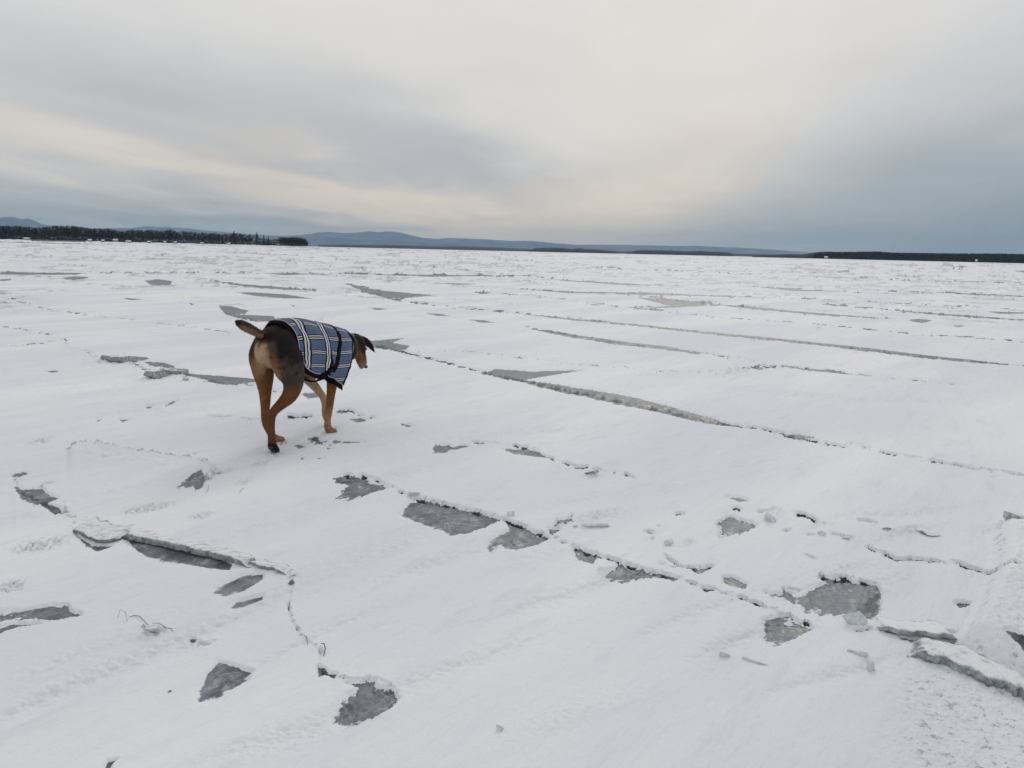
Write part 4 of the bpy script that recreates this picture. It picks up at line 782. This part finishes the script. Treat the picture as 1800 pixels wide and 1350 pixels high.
# trunk: forward, top, bottom, half width
TR = [(.035, .588, .46, .050), (.06, .618, .43, .078), (.10, .645, .425, .096), (.17, .660, .42, .102), (.26, .658, .405, .096), (.35, .647, .375, .098), (.43, .630, .345, .104), (.51, .612, .315, .106), (.59, .597, .30, .104), (.66, .583, .315, .092), (.72, .565, .36, .070)]
limb([(s_, 0, (a + b) / 2, w_, (a - b) / 2) for s_, a, b, w_ in TR], n=5, ring=28)
# neck and head (nose towards the snow)
limb([(.62, 0, .47, .080, .105), (.69, -.008, .478, .072, .092), (.75, -.018, .478, .064, .078), (.80, -.028, .478, .058, .066), (.83, -.03, .475, .055, .06)])
hc = dl(624, 602, .035); mz = dl(636, 626, .060); ns = dl(640, 638, .068)
HR = (0.25, 1, 0.1)
limb([tuple(hc + np.array([-.035, .01, .03])) + (.044, .042), tuple(hc + np.array([0, 0, .012])) + (.058, .055), tuple(hc * .6 + mz * .4) + (.052, .050), tuple(hc * .3 + mz * .7) + (.038, .038), tuple(mz) + (.028, .029), tuple(mz * .4 + ns * .6) + (.023, .023), tuple(ns) + (.017, .015)], ref=HR, ring=20)
limb([tuple(mz + np.array([-.02, .012, -.006])) + (.022, .016), tuple(ns + np.array([-.020, .006, -.012])) + (.018, .011)], ref=HR)       # jaw
e0 = dl(626, 587, .066); e1 = dl(629, 600, .080); e2 = dl(629, 613, .082); e3 = dl(626, 622, .078)
limb([tuple(e0) + (.007, .014), tuple(e1) + (.007, .022), tuple(e2) + (.006, .019), tuple(e3) + (.005, .006)], ref=(0, 1, 0))
f0 = dl(634, 590, .010); f1 = dl(643, 596, .020); f2 = dl(652, 606, .035); f3 = dl(659, 616, .045)
limb([tuple(f0) + (.008, .018), tuple(f1) + (.007, .024), tuple(f2) + (.006, .018), tuple(f3) + (.004, .004)], ref=(-.3, .6, .8))
# tail
limb([PL(473, 590, 0, .032), PL(462, 585, 0, .021), PL(450, 579.5, 0, .021, .022), PL(438, 573, 0, .023, .025), PL(427, 567.5, 0, .021, .024), PL(418, 562.5, 0, .014, .016), PL(415.5, 561, 0, .008, .010)], ring=16)
# right hind leg (pushing off, heel up)
limb([(.13, -.055, .585, .052, .068), (.125, -.068, .52, .060, .098), (.128, -.082, .455, .060, .098), (.140, -.090, .395, .056, .078), (.148, -.088, .345, .048, .060), (.125, -.084, .292, .038, .046), (.072, -.078, .258, .027, .033), (.015, -.072, .228, .021, .025), (-.012, -.07, .200, .020, .026), (-.014, -.068, .150, .018, .020), (-.010, -.065, .095, .0185, .020), (-.004, -.062, .055, .021, .022)])
for dy, z0 in ((-.020, .018), (-.007, .011), (.007, .011), (.020, .018)):
    limb([(-.004, -.062 + dy * .6, .052, .012, .014), (.004, -.062 + dy, .032, .0115, .013), (.016, -.062 + dy * 1.1, z0, .0095, .010)], n=4, ring=12)
# left hind leg (carrying the weight, paw flat)
limb([(.11, .050, .57, .050, .068), (.105, .066, .50, .056, .090), (.115, .076, .43, .048, .076), (.128, .080, .36, .040, .058), (.130, .080, .29, .030, .038), (.128, .080, .22, .023, .029), (.122, .080, .155, .019, .023), (.130, .079, .115, .019, .023), (.152, .077, .072, .018, .020), (.175, .074, .036, .020, .021), (.200, .072, .024, .024, .018)])
for dy in (-.021, -.007, .007, .021): limb([(.195, .072 + dy * .8, .024, .012, .014), (.222, .072 + dy, .018, .0125, .013), (.240 - abs(dy) * .5, .072 + dy * 1.1, .010, .010, .009)], n=4, ring=12)
# right foreleg (straight)
limb([(.575, -.060, .47, .045, .085), (.55, -.078, .41, .046, .070), (.520, -.088, .345, .038, .048), (.505, -.088, .30, .030, .036), (.494, -.085, .235, .0235, .028), (.484, -.081, .165, .0205, .0225), (.474, -.078, .120, .0205, .023), (.470, -.076, .085, .018, .019), (.470, -.075, .050, .021, .021), (.484, -.074, .026, .026, .020)])
for dy in (-.021, -.007, .007, .021): limb([(.482, -.074 + dy * .8, .026, .012, .015), (.508, -.074 + dy, .019, .0125, .0135), (.526 - abs(dy) * .5, -.074 + dy * 1.1, .010, .010, .009)], n=4, ring=12)
# left foreleg (lifted, forearm forward, paw hanging)
limb([(.56, .055, .44, .044, .08), (.50, .066, .375, .040, .055), (.480, .066, .330, .032, .040), (.520, .064, .285, .027, .030), (.570, .062, .238, .022, .025), (.612, .06, .195, .020, .022), (.634, .06, .160, .020, .021), (.638, .06, .125, .016, .017), (.636, .06, .092, .018, .017), (.648, .058, .066, .022, .015)])
for dy in (-.017, -.006, .006, .017): limb([(.640, .058 + dy * .8, .072, .010, .011), (.655, .058 + dy, .050, .010, .010), (.662, .058 + dy, .032, .008, .008)], n=4, ring=12)
# haunch muscle and shoulder blends
limb([(.06, -.045, .56, .040, .05), (.075, -.06, .48, .045, .055), (.10, -.075, .41, .045, .05)], n=5); limb([(.06, .045, .55, .038, .05), (.07, .06, .47, .042, .05), (.10, .074, .40, .036, .045)], n=5)
tm = bpy.data.meshes.new('tmp'); tm.from_pydata([tuple(map(float, v)) for v in BV], [], BF); tm.update()
to = bpy.data.objects.new('tmp', tm); COL.objects.link(to)
rm = to.modifiers.new('r', 'REMESH'); rm.mode = 'VOXEL'; rm.voxel_size = 0.0055; rm.use_smooth_shade = True
sm = to.modifiers.new('s', 'SMOOTH'); sm.factor = 0.5; sm.iterations = 5
dg = bpy.context.evaluated_depsgraph_get(); bme = bpy.data.meshes.new_from_object(to.evaluated_get(dg)); bpy.data.objects.remove(to); bme.name = 'body'
nv = len(bme.vertices); bc = np.empty(nv * 3, np.float32); bme.vertices.foreach_get('co', bc); bc = bc.reshape(-1, 3).astype(float)
bn = np.empty(nv * 3, np.float32); bme.vertices.foreach_get('normal', bn); bn = bn.reshape(-1, 3)
def coatcol(c, n):
    """the dog's own colouring, from place on the body"""
    x, y, z = c.T; fn = fbm(x / .05 + 9, (z + y) / .05, 4, 2, .6); f2 = fbm(x / .014 + y * 40, z / .014 + y * 20, 3, 5, .6); f3 = fbm(x / .028 + 3 + y * 17, z / .022, 3, 8, .6)
    tan = np.array([.195, .078, .027]); dtan = np.array([.110, .042, .017]); cream = np.array([.46, .325, .21]); black = np.array([.012, .010, .010]); merle = np.array([.062, .047, .041]); ltan = np.array([.33, .20, .11])
    C_ = np.tile(tan, (len(x), 1)) * (1 + .35 * fn)[:, None]
    def mixin(C_, col, m): m = np.clip(m, 0, 1)[:, None]; return C_ * (1 - m) + np.asarray(col) * m
    C_ = mixin(C_, dtan, sstep(.40, .25, z) * sstep(0, -.04, y) * (x < .3) * .7)                                       # darker right hind shank
    out_r = sstep(.015, .055, -y + .15 * fn * .2) ; rear = (x < .40)
    C_ = mixin(C_, merle * 1.0, sstep(.29, .37, z + .02 * fn) * out_r * rear * sstep(.02, .06, x + .25 * (z - .42)))           # mottled thigh
    C_ = mixin(C_, black, sstep(.14, .34, f3) * sstep(.34, .42, z) * out_r * rear * .85)
    C_ = mixin(C_, np.array([.012, .010, .010]), sstep(.440, .500, z + .040 * fn + .35 * np.clip(x - .09, -.04, .14)) * rear * sstep(.055, .085, x + np.abs(y) * .45 + .008 * fn))  # black saddle
    C_ = mixin(C_, np.array([.05, .035, .028]), sstep(.43, .50, z + .03 * fn) * rear * sstep(.055, .09, y) )                    # left haunch, dark
    # pale buttocks between the legs
    pale = sstep(.098, .055, x + .012 * fn) * sstep(.060, .026, np.abs(y + .0) + .012 * fn + .12 * np.clip(z - .49, 0, .1)) * sstep(.36, .42, z) * sstep(.585, .555, z)
    C_ = mixin(C_, cream, pale * .95)
    C_ = mixin(C_, ltan, sstep(.085, .05, x) * sstep(.10, .07, np.abs(y)) * sstep(.33, .40, z) * sstep(.50, .42, z) * .55)
    C_ = mixin(C_, np.array([.10, .045, .03]), np.exp(-(((y) / .012) ** 2 + ((z - .438) / .016) ** 2)) * (x < .12) * .8)
    C_ = mixin(C_, np.array([.07, .03, .022]), np.exp(-(((y) / .008) ** 2 + ((z - .560) / .014) ** 2)) * (x < .10) * .9)
    C_ = mixin(C_, [.020, .014, .012], sstep(.572, .592, z) * (x > -.005) * rear); C_ = mixin(C_, [.030, .020, .016], (y > .02) * (x < .2) * sstep(.46, .54, z + .02 * fn) * sstep(.03, .055, np.abs(y)))
    # tail: dark above, tan below
    tl = (x < .012) & (z > .575); C_ = np.where(tl[:, None], mixin(mixin(np.tile(np.array([.24, .135, .075]), (len(x), 1)), [.035, .022, .017], sstep(-.45, .25, n[:, 2] + .35 * fn)), [.030, .018, .014], sstep(-.12, -.17, x)), C_)
    # trunk under the coat, belly
    C_ = mixin(C_, ltan, sstep(.40, .34, z) * (x > .28) * (x < .46) * sstep(.09, .05, np.abs(y)) * .6)
    # lifted left foreleg and inner sides pale
    C_ = mixin(C_, np.array([.46, .32, .20]), (y > .03) * (x > .42) * sstep(.40, .34, z) * .85)
    C_ = mixin(C_, np.array([.40, .24, .12]), (x > .4) * (y < 0) * sstep(.20, .07, z) * .85); C_ = mixin(C_, ltan, (x < .3) * (x > .15) * (y > 0) * sstep(.06, .03, z))
    # neck and head
    hd = x > .70; top = sstep(-.01, .03, z - (.448 + .35 * (.85 - x)) + .012 * fn)
    Hc = np.tile(np.array([.20, .085, .035]), (len(x), 1)); Hc = mixin(Hc, [.022, .013, .011], top)
    Hc = mixin(Hc, [.27, .20, .155], sstep(.400, .335, z + .014 * fn) * .85); Hc = mixin(Hc, [.33, .245, .17], sstep(.79, .765, x) * sstep(.52, .48, z) * .8)
    ear = sstep(.082, .09, -y) * (z > .40); Hc = mixin(Hc, [.030, .014, .011], ear)
    C_ = np.where(hd[:, None], Hc, C_)
    # pads and dirt of the raised heel
    C_ = mixin(C_, [.012, .011, .011], (x < .05) * (y < 0) * sstep(.066, .052, z + .3 * (x + .01)) * sstep(.35, -.1, n[:, 0] + .3 * f2))
    C_ = mixin(C_, [.03, .02, .015], (f2 > .22) * sstep(.12, .05, z) * .6)
    return np.clip(C_ * (1 + .30 * f2 + .16 * fn)[:, None], .006, .8)
bcol = coatcol(bc, bn); cattr(bme, 'coat', bcol); smooth(bme)
mFurB, t = new_mat('short_fur'); ca_ = attr(t, 'coat', 'Color')
tcn = N(t, 'ShaderNodeTexCoord').outputs['Object']
fn_ = N(t, 'ShaderNodeMapping'); t.links.new(tcn, fn_.inputs[0]); fn_.inputs['Scale'].default_value = (1, 1, .35)
nfur = noise_(t, 420, 3, .6, fn_.outputs[0]); lum = mrange(t, nfur, .3, .7, .65, 1.3)
fc = N(t, 'ShaderNodeMix', data_type='RGBA', blend_type='MULTIPLY'); fc.inputs[0].default_value = 1; t.links.new(ca_, fc.inputs[6]); cc = t.nodes.new('ShaderNodeCombineColor')
for i in range(3): t.links.new(lum, cc.inputs[i])
t.links.new(cc.outputs[0], fc.inputs[7])
out_(t, principled(t, fc.outputs[2], 0.62, bump_(t, nfur, .003, .6), Specular_IOR_Level=0.12))
body = link('body', bme, [mFurB], dog)
# short hairs standing off the coat
rs = np.random.RandomState(3); me_ = bme; npoly = len(me_.polygons); pcx = np.empty(npoly * 3, np.float32); me_.polygons.foreach_get('center', pcx); pcx = pcx.reshape(-1, 3)
pn = np.empty(npoly * 3, np.float32); me_.polygons.foreach_get('normal', pn); pn = pn.reshape(-1, 3)
under = (pcx[:, 0] > .17) & (pcx[:, 0] < .70) & (pcx[:, 2] > .42)
cand = np.nonzero(~under)[0]; pick = rs.choice(cand, 52000); p = pcx[pick] + rs.normal(0, .002, (len(pick), 3)); n_v = pn[pick]
flow = np.tile(np.array([-.25, 0, -1.0]), (len(pick), 1)); tail_ = (p[:, 0] < .035) & (p[:, 2] > .575); flow[tail_] = [-1, 0, .25]; flow[p[:, 0] > .74] = [-.9, 0, .1]
flow -= n_v * (flow * n_v).sum(1)[:, None]; flow /= np.linalg.norm(flow, axis=1)[:, None] + 1e-6
ln = np.where(tail_, .0095, .0065)[:, None] * rs.uniform(.6, 1.3, (len(pick), 1)); d_ = flow * .9 + n_v * .26 + rs.normal(0, .16, p.shape); sd_v = np.cross(flow, n_v) * .0007
HV = np.stack([p - sd_v, p + sd_v, p + d_ * ln], 1).reshape(-1, 3)
hm = fast_mesh('fur', HV, np.arange(len(HV)).reshape(-1, 3)); hcol = np.repeat(coatcol(p.astype(float), n_v) * rs.uniform(.75, 1.35, (len(pick), 1)), 3, 0); cattr(hm, 'coat', np.clip(hcol, 0.005, .9)); 
fo = link('fur', hm, [mFurB], dog); fo['kind'] = 'stuff'

# ---- plaid coat
def secW(s_): return float(np.interp(s_, [.10, .16, .25, .35, .45, .55, .62, .68, .74], [.098, .112, .114, .116, .122, .127, .124, .108, .080]))
def secT(s_): return float(np.interp(s_, [.10, .17, .26, .35, .43, .51, .59, .66, .74], [.660, .677, .675, .664, .647, .630, .615, .600, .577]))
def secM(s_): return float(np.interp(s_, [.10, .3, .5, .74], [.535, .53, .50, .485]))
def theta(s_, z):
    m, T_ = secM(s_), secT(s_)
    return math.asin(min(1, (z - m) / (T_ - m))) if z >= m else (z - m) / .12
def coatpt(s_, th, off=0.0):
    m, T_, W = secM(s_), secT(s_), secW(s_)
    if th >= 0: 
        z = m + (T_ - m + off) * math.sin(th); y = (W + off) * math.cos(th) ** .85
    else:
        z = m + th * .12; y = W + off + (.10 * (-th * .12) if s_ > .44 else -.05 * (-th * .12))
    return y, z
H2 = math.pi / 2
def curve_th(pts, n): # [(s, z or None for the spine)] -> resampled (s, theta)
    A = np.array([(s_, H2 if z is None else theta(s_, z)) for s_, z in pts]); A = catmull(A, 6); L = np.concatenate([[0], np.cumsum(np.hypot(np.diff(A[:, 0]) * 4, np.diff(A[:, 1]) * .5))]); u = np.linspace(0, L[-1], n)
    return np.stack([np.interp(u, L, A[:, 0]), np.interp(u, L, A[:, 1])], 1)
NQ = 46
rearE = curve_th([(.150, None), (.152, .655), (.158, .62), (.168, .575), (.172, .51), (.194, .467), (.241, .419), (.301, .386), (.352, .374)], NQ)
rearF = curve_th([(.545, None), (.540, .61), (.522, .57), (.500, .505), (.484, .458), (.452, .415), (.41, .388), (.362, .374)], NQ)
capeR = curve_th([(.53, None), (.525, .60), (.505, .565), (.480, .505), (.462, .458), (.43, .42), (.375, .392)], NQ)
capeF = curve_th([(.725, None), (.705, .57), (.688, .53), (.680, .48), (.668, .44), (.622, .391), (.562, .335), (.517, .290)], NQ)
mPlaid, t = new_mat('blue_tartan_cloth')
cu_, cv_ = attr(t, 'cu'), attr(t, 'cv')
def stripe(v, centre, period, half):
    d = math_(t, 'ABSOLUTE', math_(t, 'SUBTRACT', math_(t, 'MODULO', math_(t, 'ADD', math_(t, 'SUBTRACT', v, centre), period * 10.5), period), period / 2))
    return mrange(t, d, half + .0006, half - .0006)
weave = noise_(t, 900, 2, .5, tcn_ := N(t, 'ShaderNodeTexCoord').outputs['Object'])
base = mixc(t, mrange(t, weave, .3, .7), (.078, .115, .205, 1), (.115, .160, .265, 1))
NAVY = (.008, .010, .020, 1); WHITE = (.66, .67, .67, 1)
thin = math_(t, 'MAXIMUM', stripe(cv_, .045, .0375, .0009), stripe(cu_, .0, .046, .0008)); base = mixc(t, math_(t, 'MULTIPLY', thin, .75), base, (.03, .045, .10, 1))
P_ = .19
def tart(col, v, c0, per, wb, wl, off):
    col = mixc(t, stripe(v, c0, per, wb), col, NAVY)
    for sgn in (-1, 1): col = mixc(t, stripe(v, c0 + sgn * off, per, wl), col, WHITE)
    return col
colr = tart(base, cv_, .0, .075, .0120, .0021, .0052)
colr = tart(colr, cu_, .235, .6, .0310, .0062, .0115)
colr = tart(colr, cu_, .415, .6, .0250, .0050, .0092)
out_(t, principled(t, colr, .85, bump_(t, weave, .0015, .5), Specular_IOR_Level=0.2))
mTrim, t = new_mat('black_binding'); out_(t, principled(t, (.005, .005, .006, 1), .9, Specular_IOR_Level=0.1))
mPipe, t = new_mat('grey_piping'); out_(t, principled(t, (.40, .41, .42, 1), .6))
mCollar, t = new_mat('dark_collar'); out_(t, principled(t, (.012, .016, .035, 1), .6))
def wrinkle(s_, th, y): return .0075 * float(mnoise.noise(Vector((s_ * 13 + th * 2.0, th * 1.6, y * 9)))) + .003 * float(mnoise.noise(Vector((s_ * 45, th * 5, 3))))
def panel(name, E0, E1, nu, mat, off, parent, thick=.003):
    V, CU, CV = [], [], []
    full = [(q_, -1) for q_ in range(NQ - 1, 0, -1)] + [(q_, 1) for q_ in range(NQ)]        # left edge .. spine .. right edge
    for q_, sg in full:
        for i in range(nu + 1):
            u = i / nu; s_ = E0[q_][0] * (1 - u) + E1[q_][0] * u; th = E0[q_][1] * (1 - u) + E1[q_][1] * u
            y, z = coatpt(s_, th, off); wr = wrinkle(s_, th, sg * 1.0); y += wr; z += wr * .4
            V.append((s_, -sg * y if sg == 1 else y, z)); CU.append(s_ + .006 * math.sin(th * 3)); CV.append((H2 - th) * .125 if th >= 0 else H2 * .125 - th * .12)
    m = nu + 1; q = [(a * m + b, a * m + b + 1, (a + 1) * m + b + 1, (a + 1) * m + b) for a in range(len(full) - 1) for b in range(nu)]
    me = bpy.data.meshes.new(name); me.from_pydata(V, [], q); me.update(); smooth(me); fattr(me, 'cu', CU); fattr(me, 'cv', CV)
    o = link(name, me, [mat], parent); so = o.modifiers.new('t', 'SOLIDIFY'); so.thickness = thick; so.offset = 0; return o
def strip(name, E, dvec, mat, off0, off1, parent, rng=None, thick=.003):
    """binding along an edge: E = [(s, theta)], dvec(i) = (ds, dtheta) outward"""
    V = []; ids = list(range(*(rng or (0, len(E))))); full = [(i, -1) for i in ids[::-1][:-1 if ids[0] == 0 else None]] + [(i, 1) for i in ids]; N_ = 5
    for i, sg in full:
        for k in range(N_):
            u = k / (N_ - 1); ds, dt = dvec(i); s_ = E[i][0] + ds * u; th = E[i][1] + dt * u; th = min(th, H2)
            y, z = coatpt(s_, th, off0 + (off1 - off0) * u); wr = wrinkle(s_, th, sg * 1.0); y += wr; z += wr * .4; V.append((s_, -sg * y, z))
    q = []; a0 = 0
    for a in range(len(full) - 1):
        if full[a][1] != full[a + 1][1] and ids[0] != 0: continue
        for b in range(N_ - 1): q.append((a * N_ + b, a * N_ + b + 1, (a + 1) * N_ + b + 1, (a + 1) * N_ + b))
    me = bpy.data.meshes.new(name); me.from_pydata(V, [], q); me.update(); smooth(me); o = link(name, me, [mat], parent); so = o.modifiers.new('t', 'SOLIDIFY'); so.thickness = thick; so.offset = 0; return o
def outward(E, wd, sign):
    E = np.asarray(E); 
    def f(i):
        a = E[max(i - 1, 0)]; b = E[min(i + 1, len(E) - 1)]; ds, dt = (b[0] - a[0]), (b[1] - a[1]) * .125; L = math.hypot(ds, dt) + 1e-9
        return (sign * dt / L * wd, -sign * ds / L * wd / .125)
    return f
coat = panel('coat', capeR, capeF, 22, mPlaid, .0, dog)
bp = panel('back_panel', rearE, rearF, 40, mPlaid, .006, coat)
strip('hem', rearE, outward(rearE, .026, 1), mTrim, .005, -.002, coat)
strip('piping', rearE, outward(rearE, .0035, 1), mPipe, .0085, .0085, coat)
strip('band', rearF, outward(rearF, .034, -1), mTrim, .008, .005, coat)
bot = [(capeR[-1][0] * (1 - u) + capeF[-1][0] * u, capeR[-1][1] * (1 - u) + capeF[-1][1] * u) for u in np.linspace(0, 1, 20)]
strip('lower_hem', bot, lambda i: (-.008, -.27), mTrim, .001, .004, coat, (0, 20))
strip('lower_piping', bot, lambda i: (0, -.03), mPipe, .005, .005, coat, (0, 20))
strip('neck_binding', capeF, outward(capeF, .008, -1), mTrim, .002, .004, coat)
# belly strap
V_, F_ = [], []; limb([(.40, -.108, .375, .003, .022), (.41, -.085, .340, .003, .022), (.43, -.04, .316, .003, .022), (.44, 0, .308, .003, .022), (.43, .04, .316, .003, .022), (.41, .085, .340, .003, .022), (.40, .108, .375, .003, .022)], ref=(0, 0, 1), V=V_, F=F_)
me = bpy.data.meshes.new('belly_strap'); me.from_pydata(V_, [], F_); smooth(me); link('belly_strap', me, [mTrim], coat)
# collar
ct = np.array([.775, -.022, .474]); ax = np.array([.90, -.2, -.12]); ax /= np.linalg.norm(ax); u1 = np.cross(ax, [0, 0, 1]); u1 /= np.linalg.norm(u1); u2 = np.cross(u1, ax); V_ = []; F_ = []
for k in range(40):
    a = 2 * math.pi * k / 40; dd_ = u1 * math.cos(a) * .068 + u2 * math.sin(a) * .081
    for (o1, o2) in ((-.013, 1.0), (-.013, 1.05), (.013, 1.02), (.013, .97)): V_.append(tuple(ct + dd_ * o2 + ax * o1 + ax * (-.012 * math.sin(a))))
for k in range(40):
    for b in range(4): F_.append((k * 4 + b, k * 4 + (b + 1) % 4, ((k + 1) % 40) * 4 + (b + 1) % 4, ((k + 1) % 40) * 4 + b))
me = bpy.data.meshes.new('collar'); me.from_pydata(V_, [], F_); smooth(me); link('collar', me, [mCollar], dog)
# nose, eyes, pads, claws
def ell(name, c, r_, mat, rot=(0, 0, 0), parent=None):
    bm = bmesh.new(); bmesh.ops.create_icosphere(bm, subdivisions=2, radius=1); 
    M_ = Matrix.Translation(Vector(tuple(map(float, c)))) @ Matrix.Rotation(rot[2], 4, 'Z') @ Matrix.Rotation(rot[1], 4, 'Y') @ Matrix.Diagonal((*r_, 1)); bmesh.ops.transform(bm, matrix=M_, verts=bm.verts)
    me = bpy.data.meshes.new(name); bm.to_mesh(me); bm.free(); smooth(me); return link(name, me, [mat], parent or dog)
mNose, t = new_mat('wet_black'); out_(t, principled(t, (.012, .010, .011, 1), .25))
mPad, t = new_mat('pad_leather'); out_(t, principled(t, mixc(t, noise_(t, 200, 3), (.010, .010, .011, 1), (.05, .048, .05, 1)), .6))
ell('nose', ns + np.array([.012, -.004, -.012]), (.014, .013, .011), mNose)
hm_ = hc * .62 + mz * .38; ell('eye', hm_ + np.array([.022, -.046, .006]), (.008, .007, .008), mNose); ell('eye', hm_ + np.array([.044, .030, .008]), (.008, .007, .008), mNose)
ell('paw_pad', (-.014, -.062, .036), (.008, .016, .014), mPad)
for dy, z_ in ((-.021, .022), (-.0075, .013), (.0075, .013), (.021, .022)): ell('paw_pad', (.003, -.062 + dy, z_ + .003), (.008, .0068, .010), mPad)
for dy, z_ in ((-.022, .010), (-.008, .004), (.008, .004), (.022, .010)): ell('claw', (.022, -.062 + dy, z_), (.004, .003, .009), mPad)
for dy in (-.022, -.0075, .0075, .022): ell('claw', (.248 - abs(dy) * .5, .072 + dy * 1.1, .008), (.009, .003, .004), mPad); ell('claw', (.535 - abs(dy) * .5, -.074 + dy * 1.1, .008), (.009, .003, .004), mPad)
print('dog', time.time() - T0)
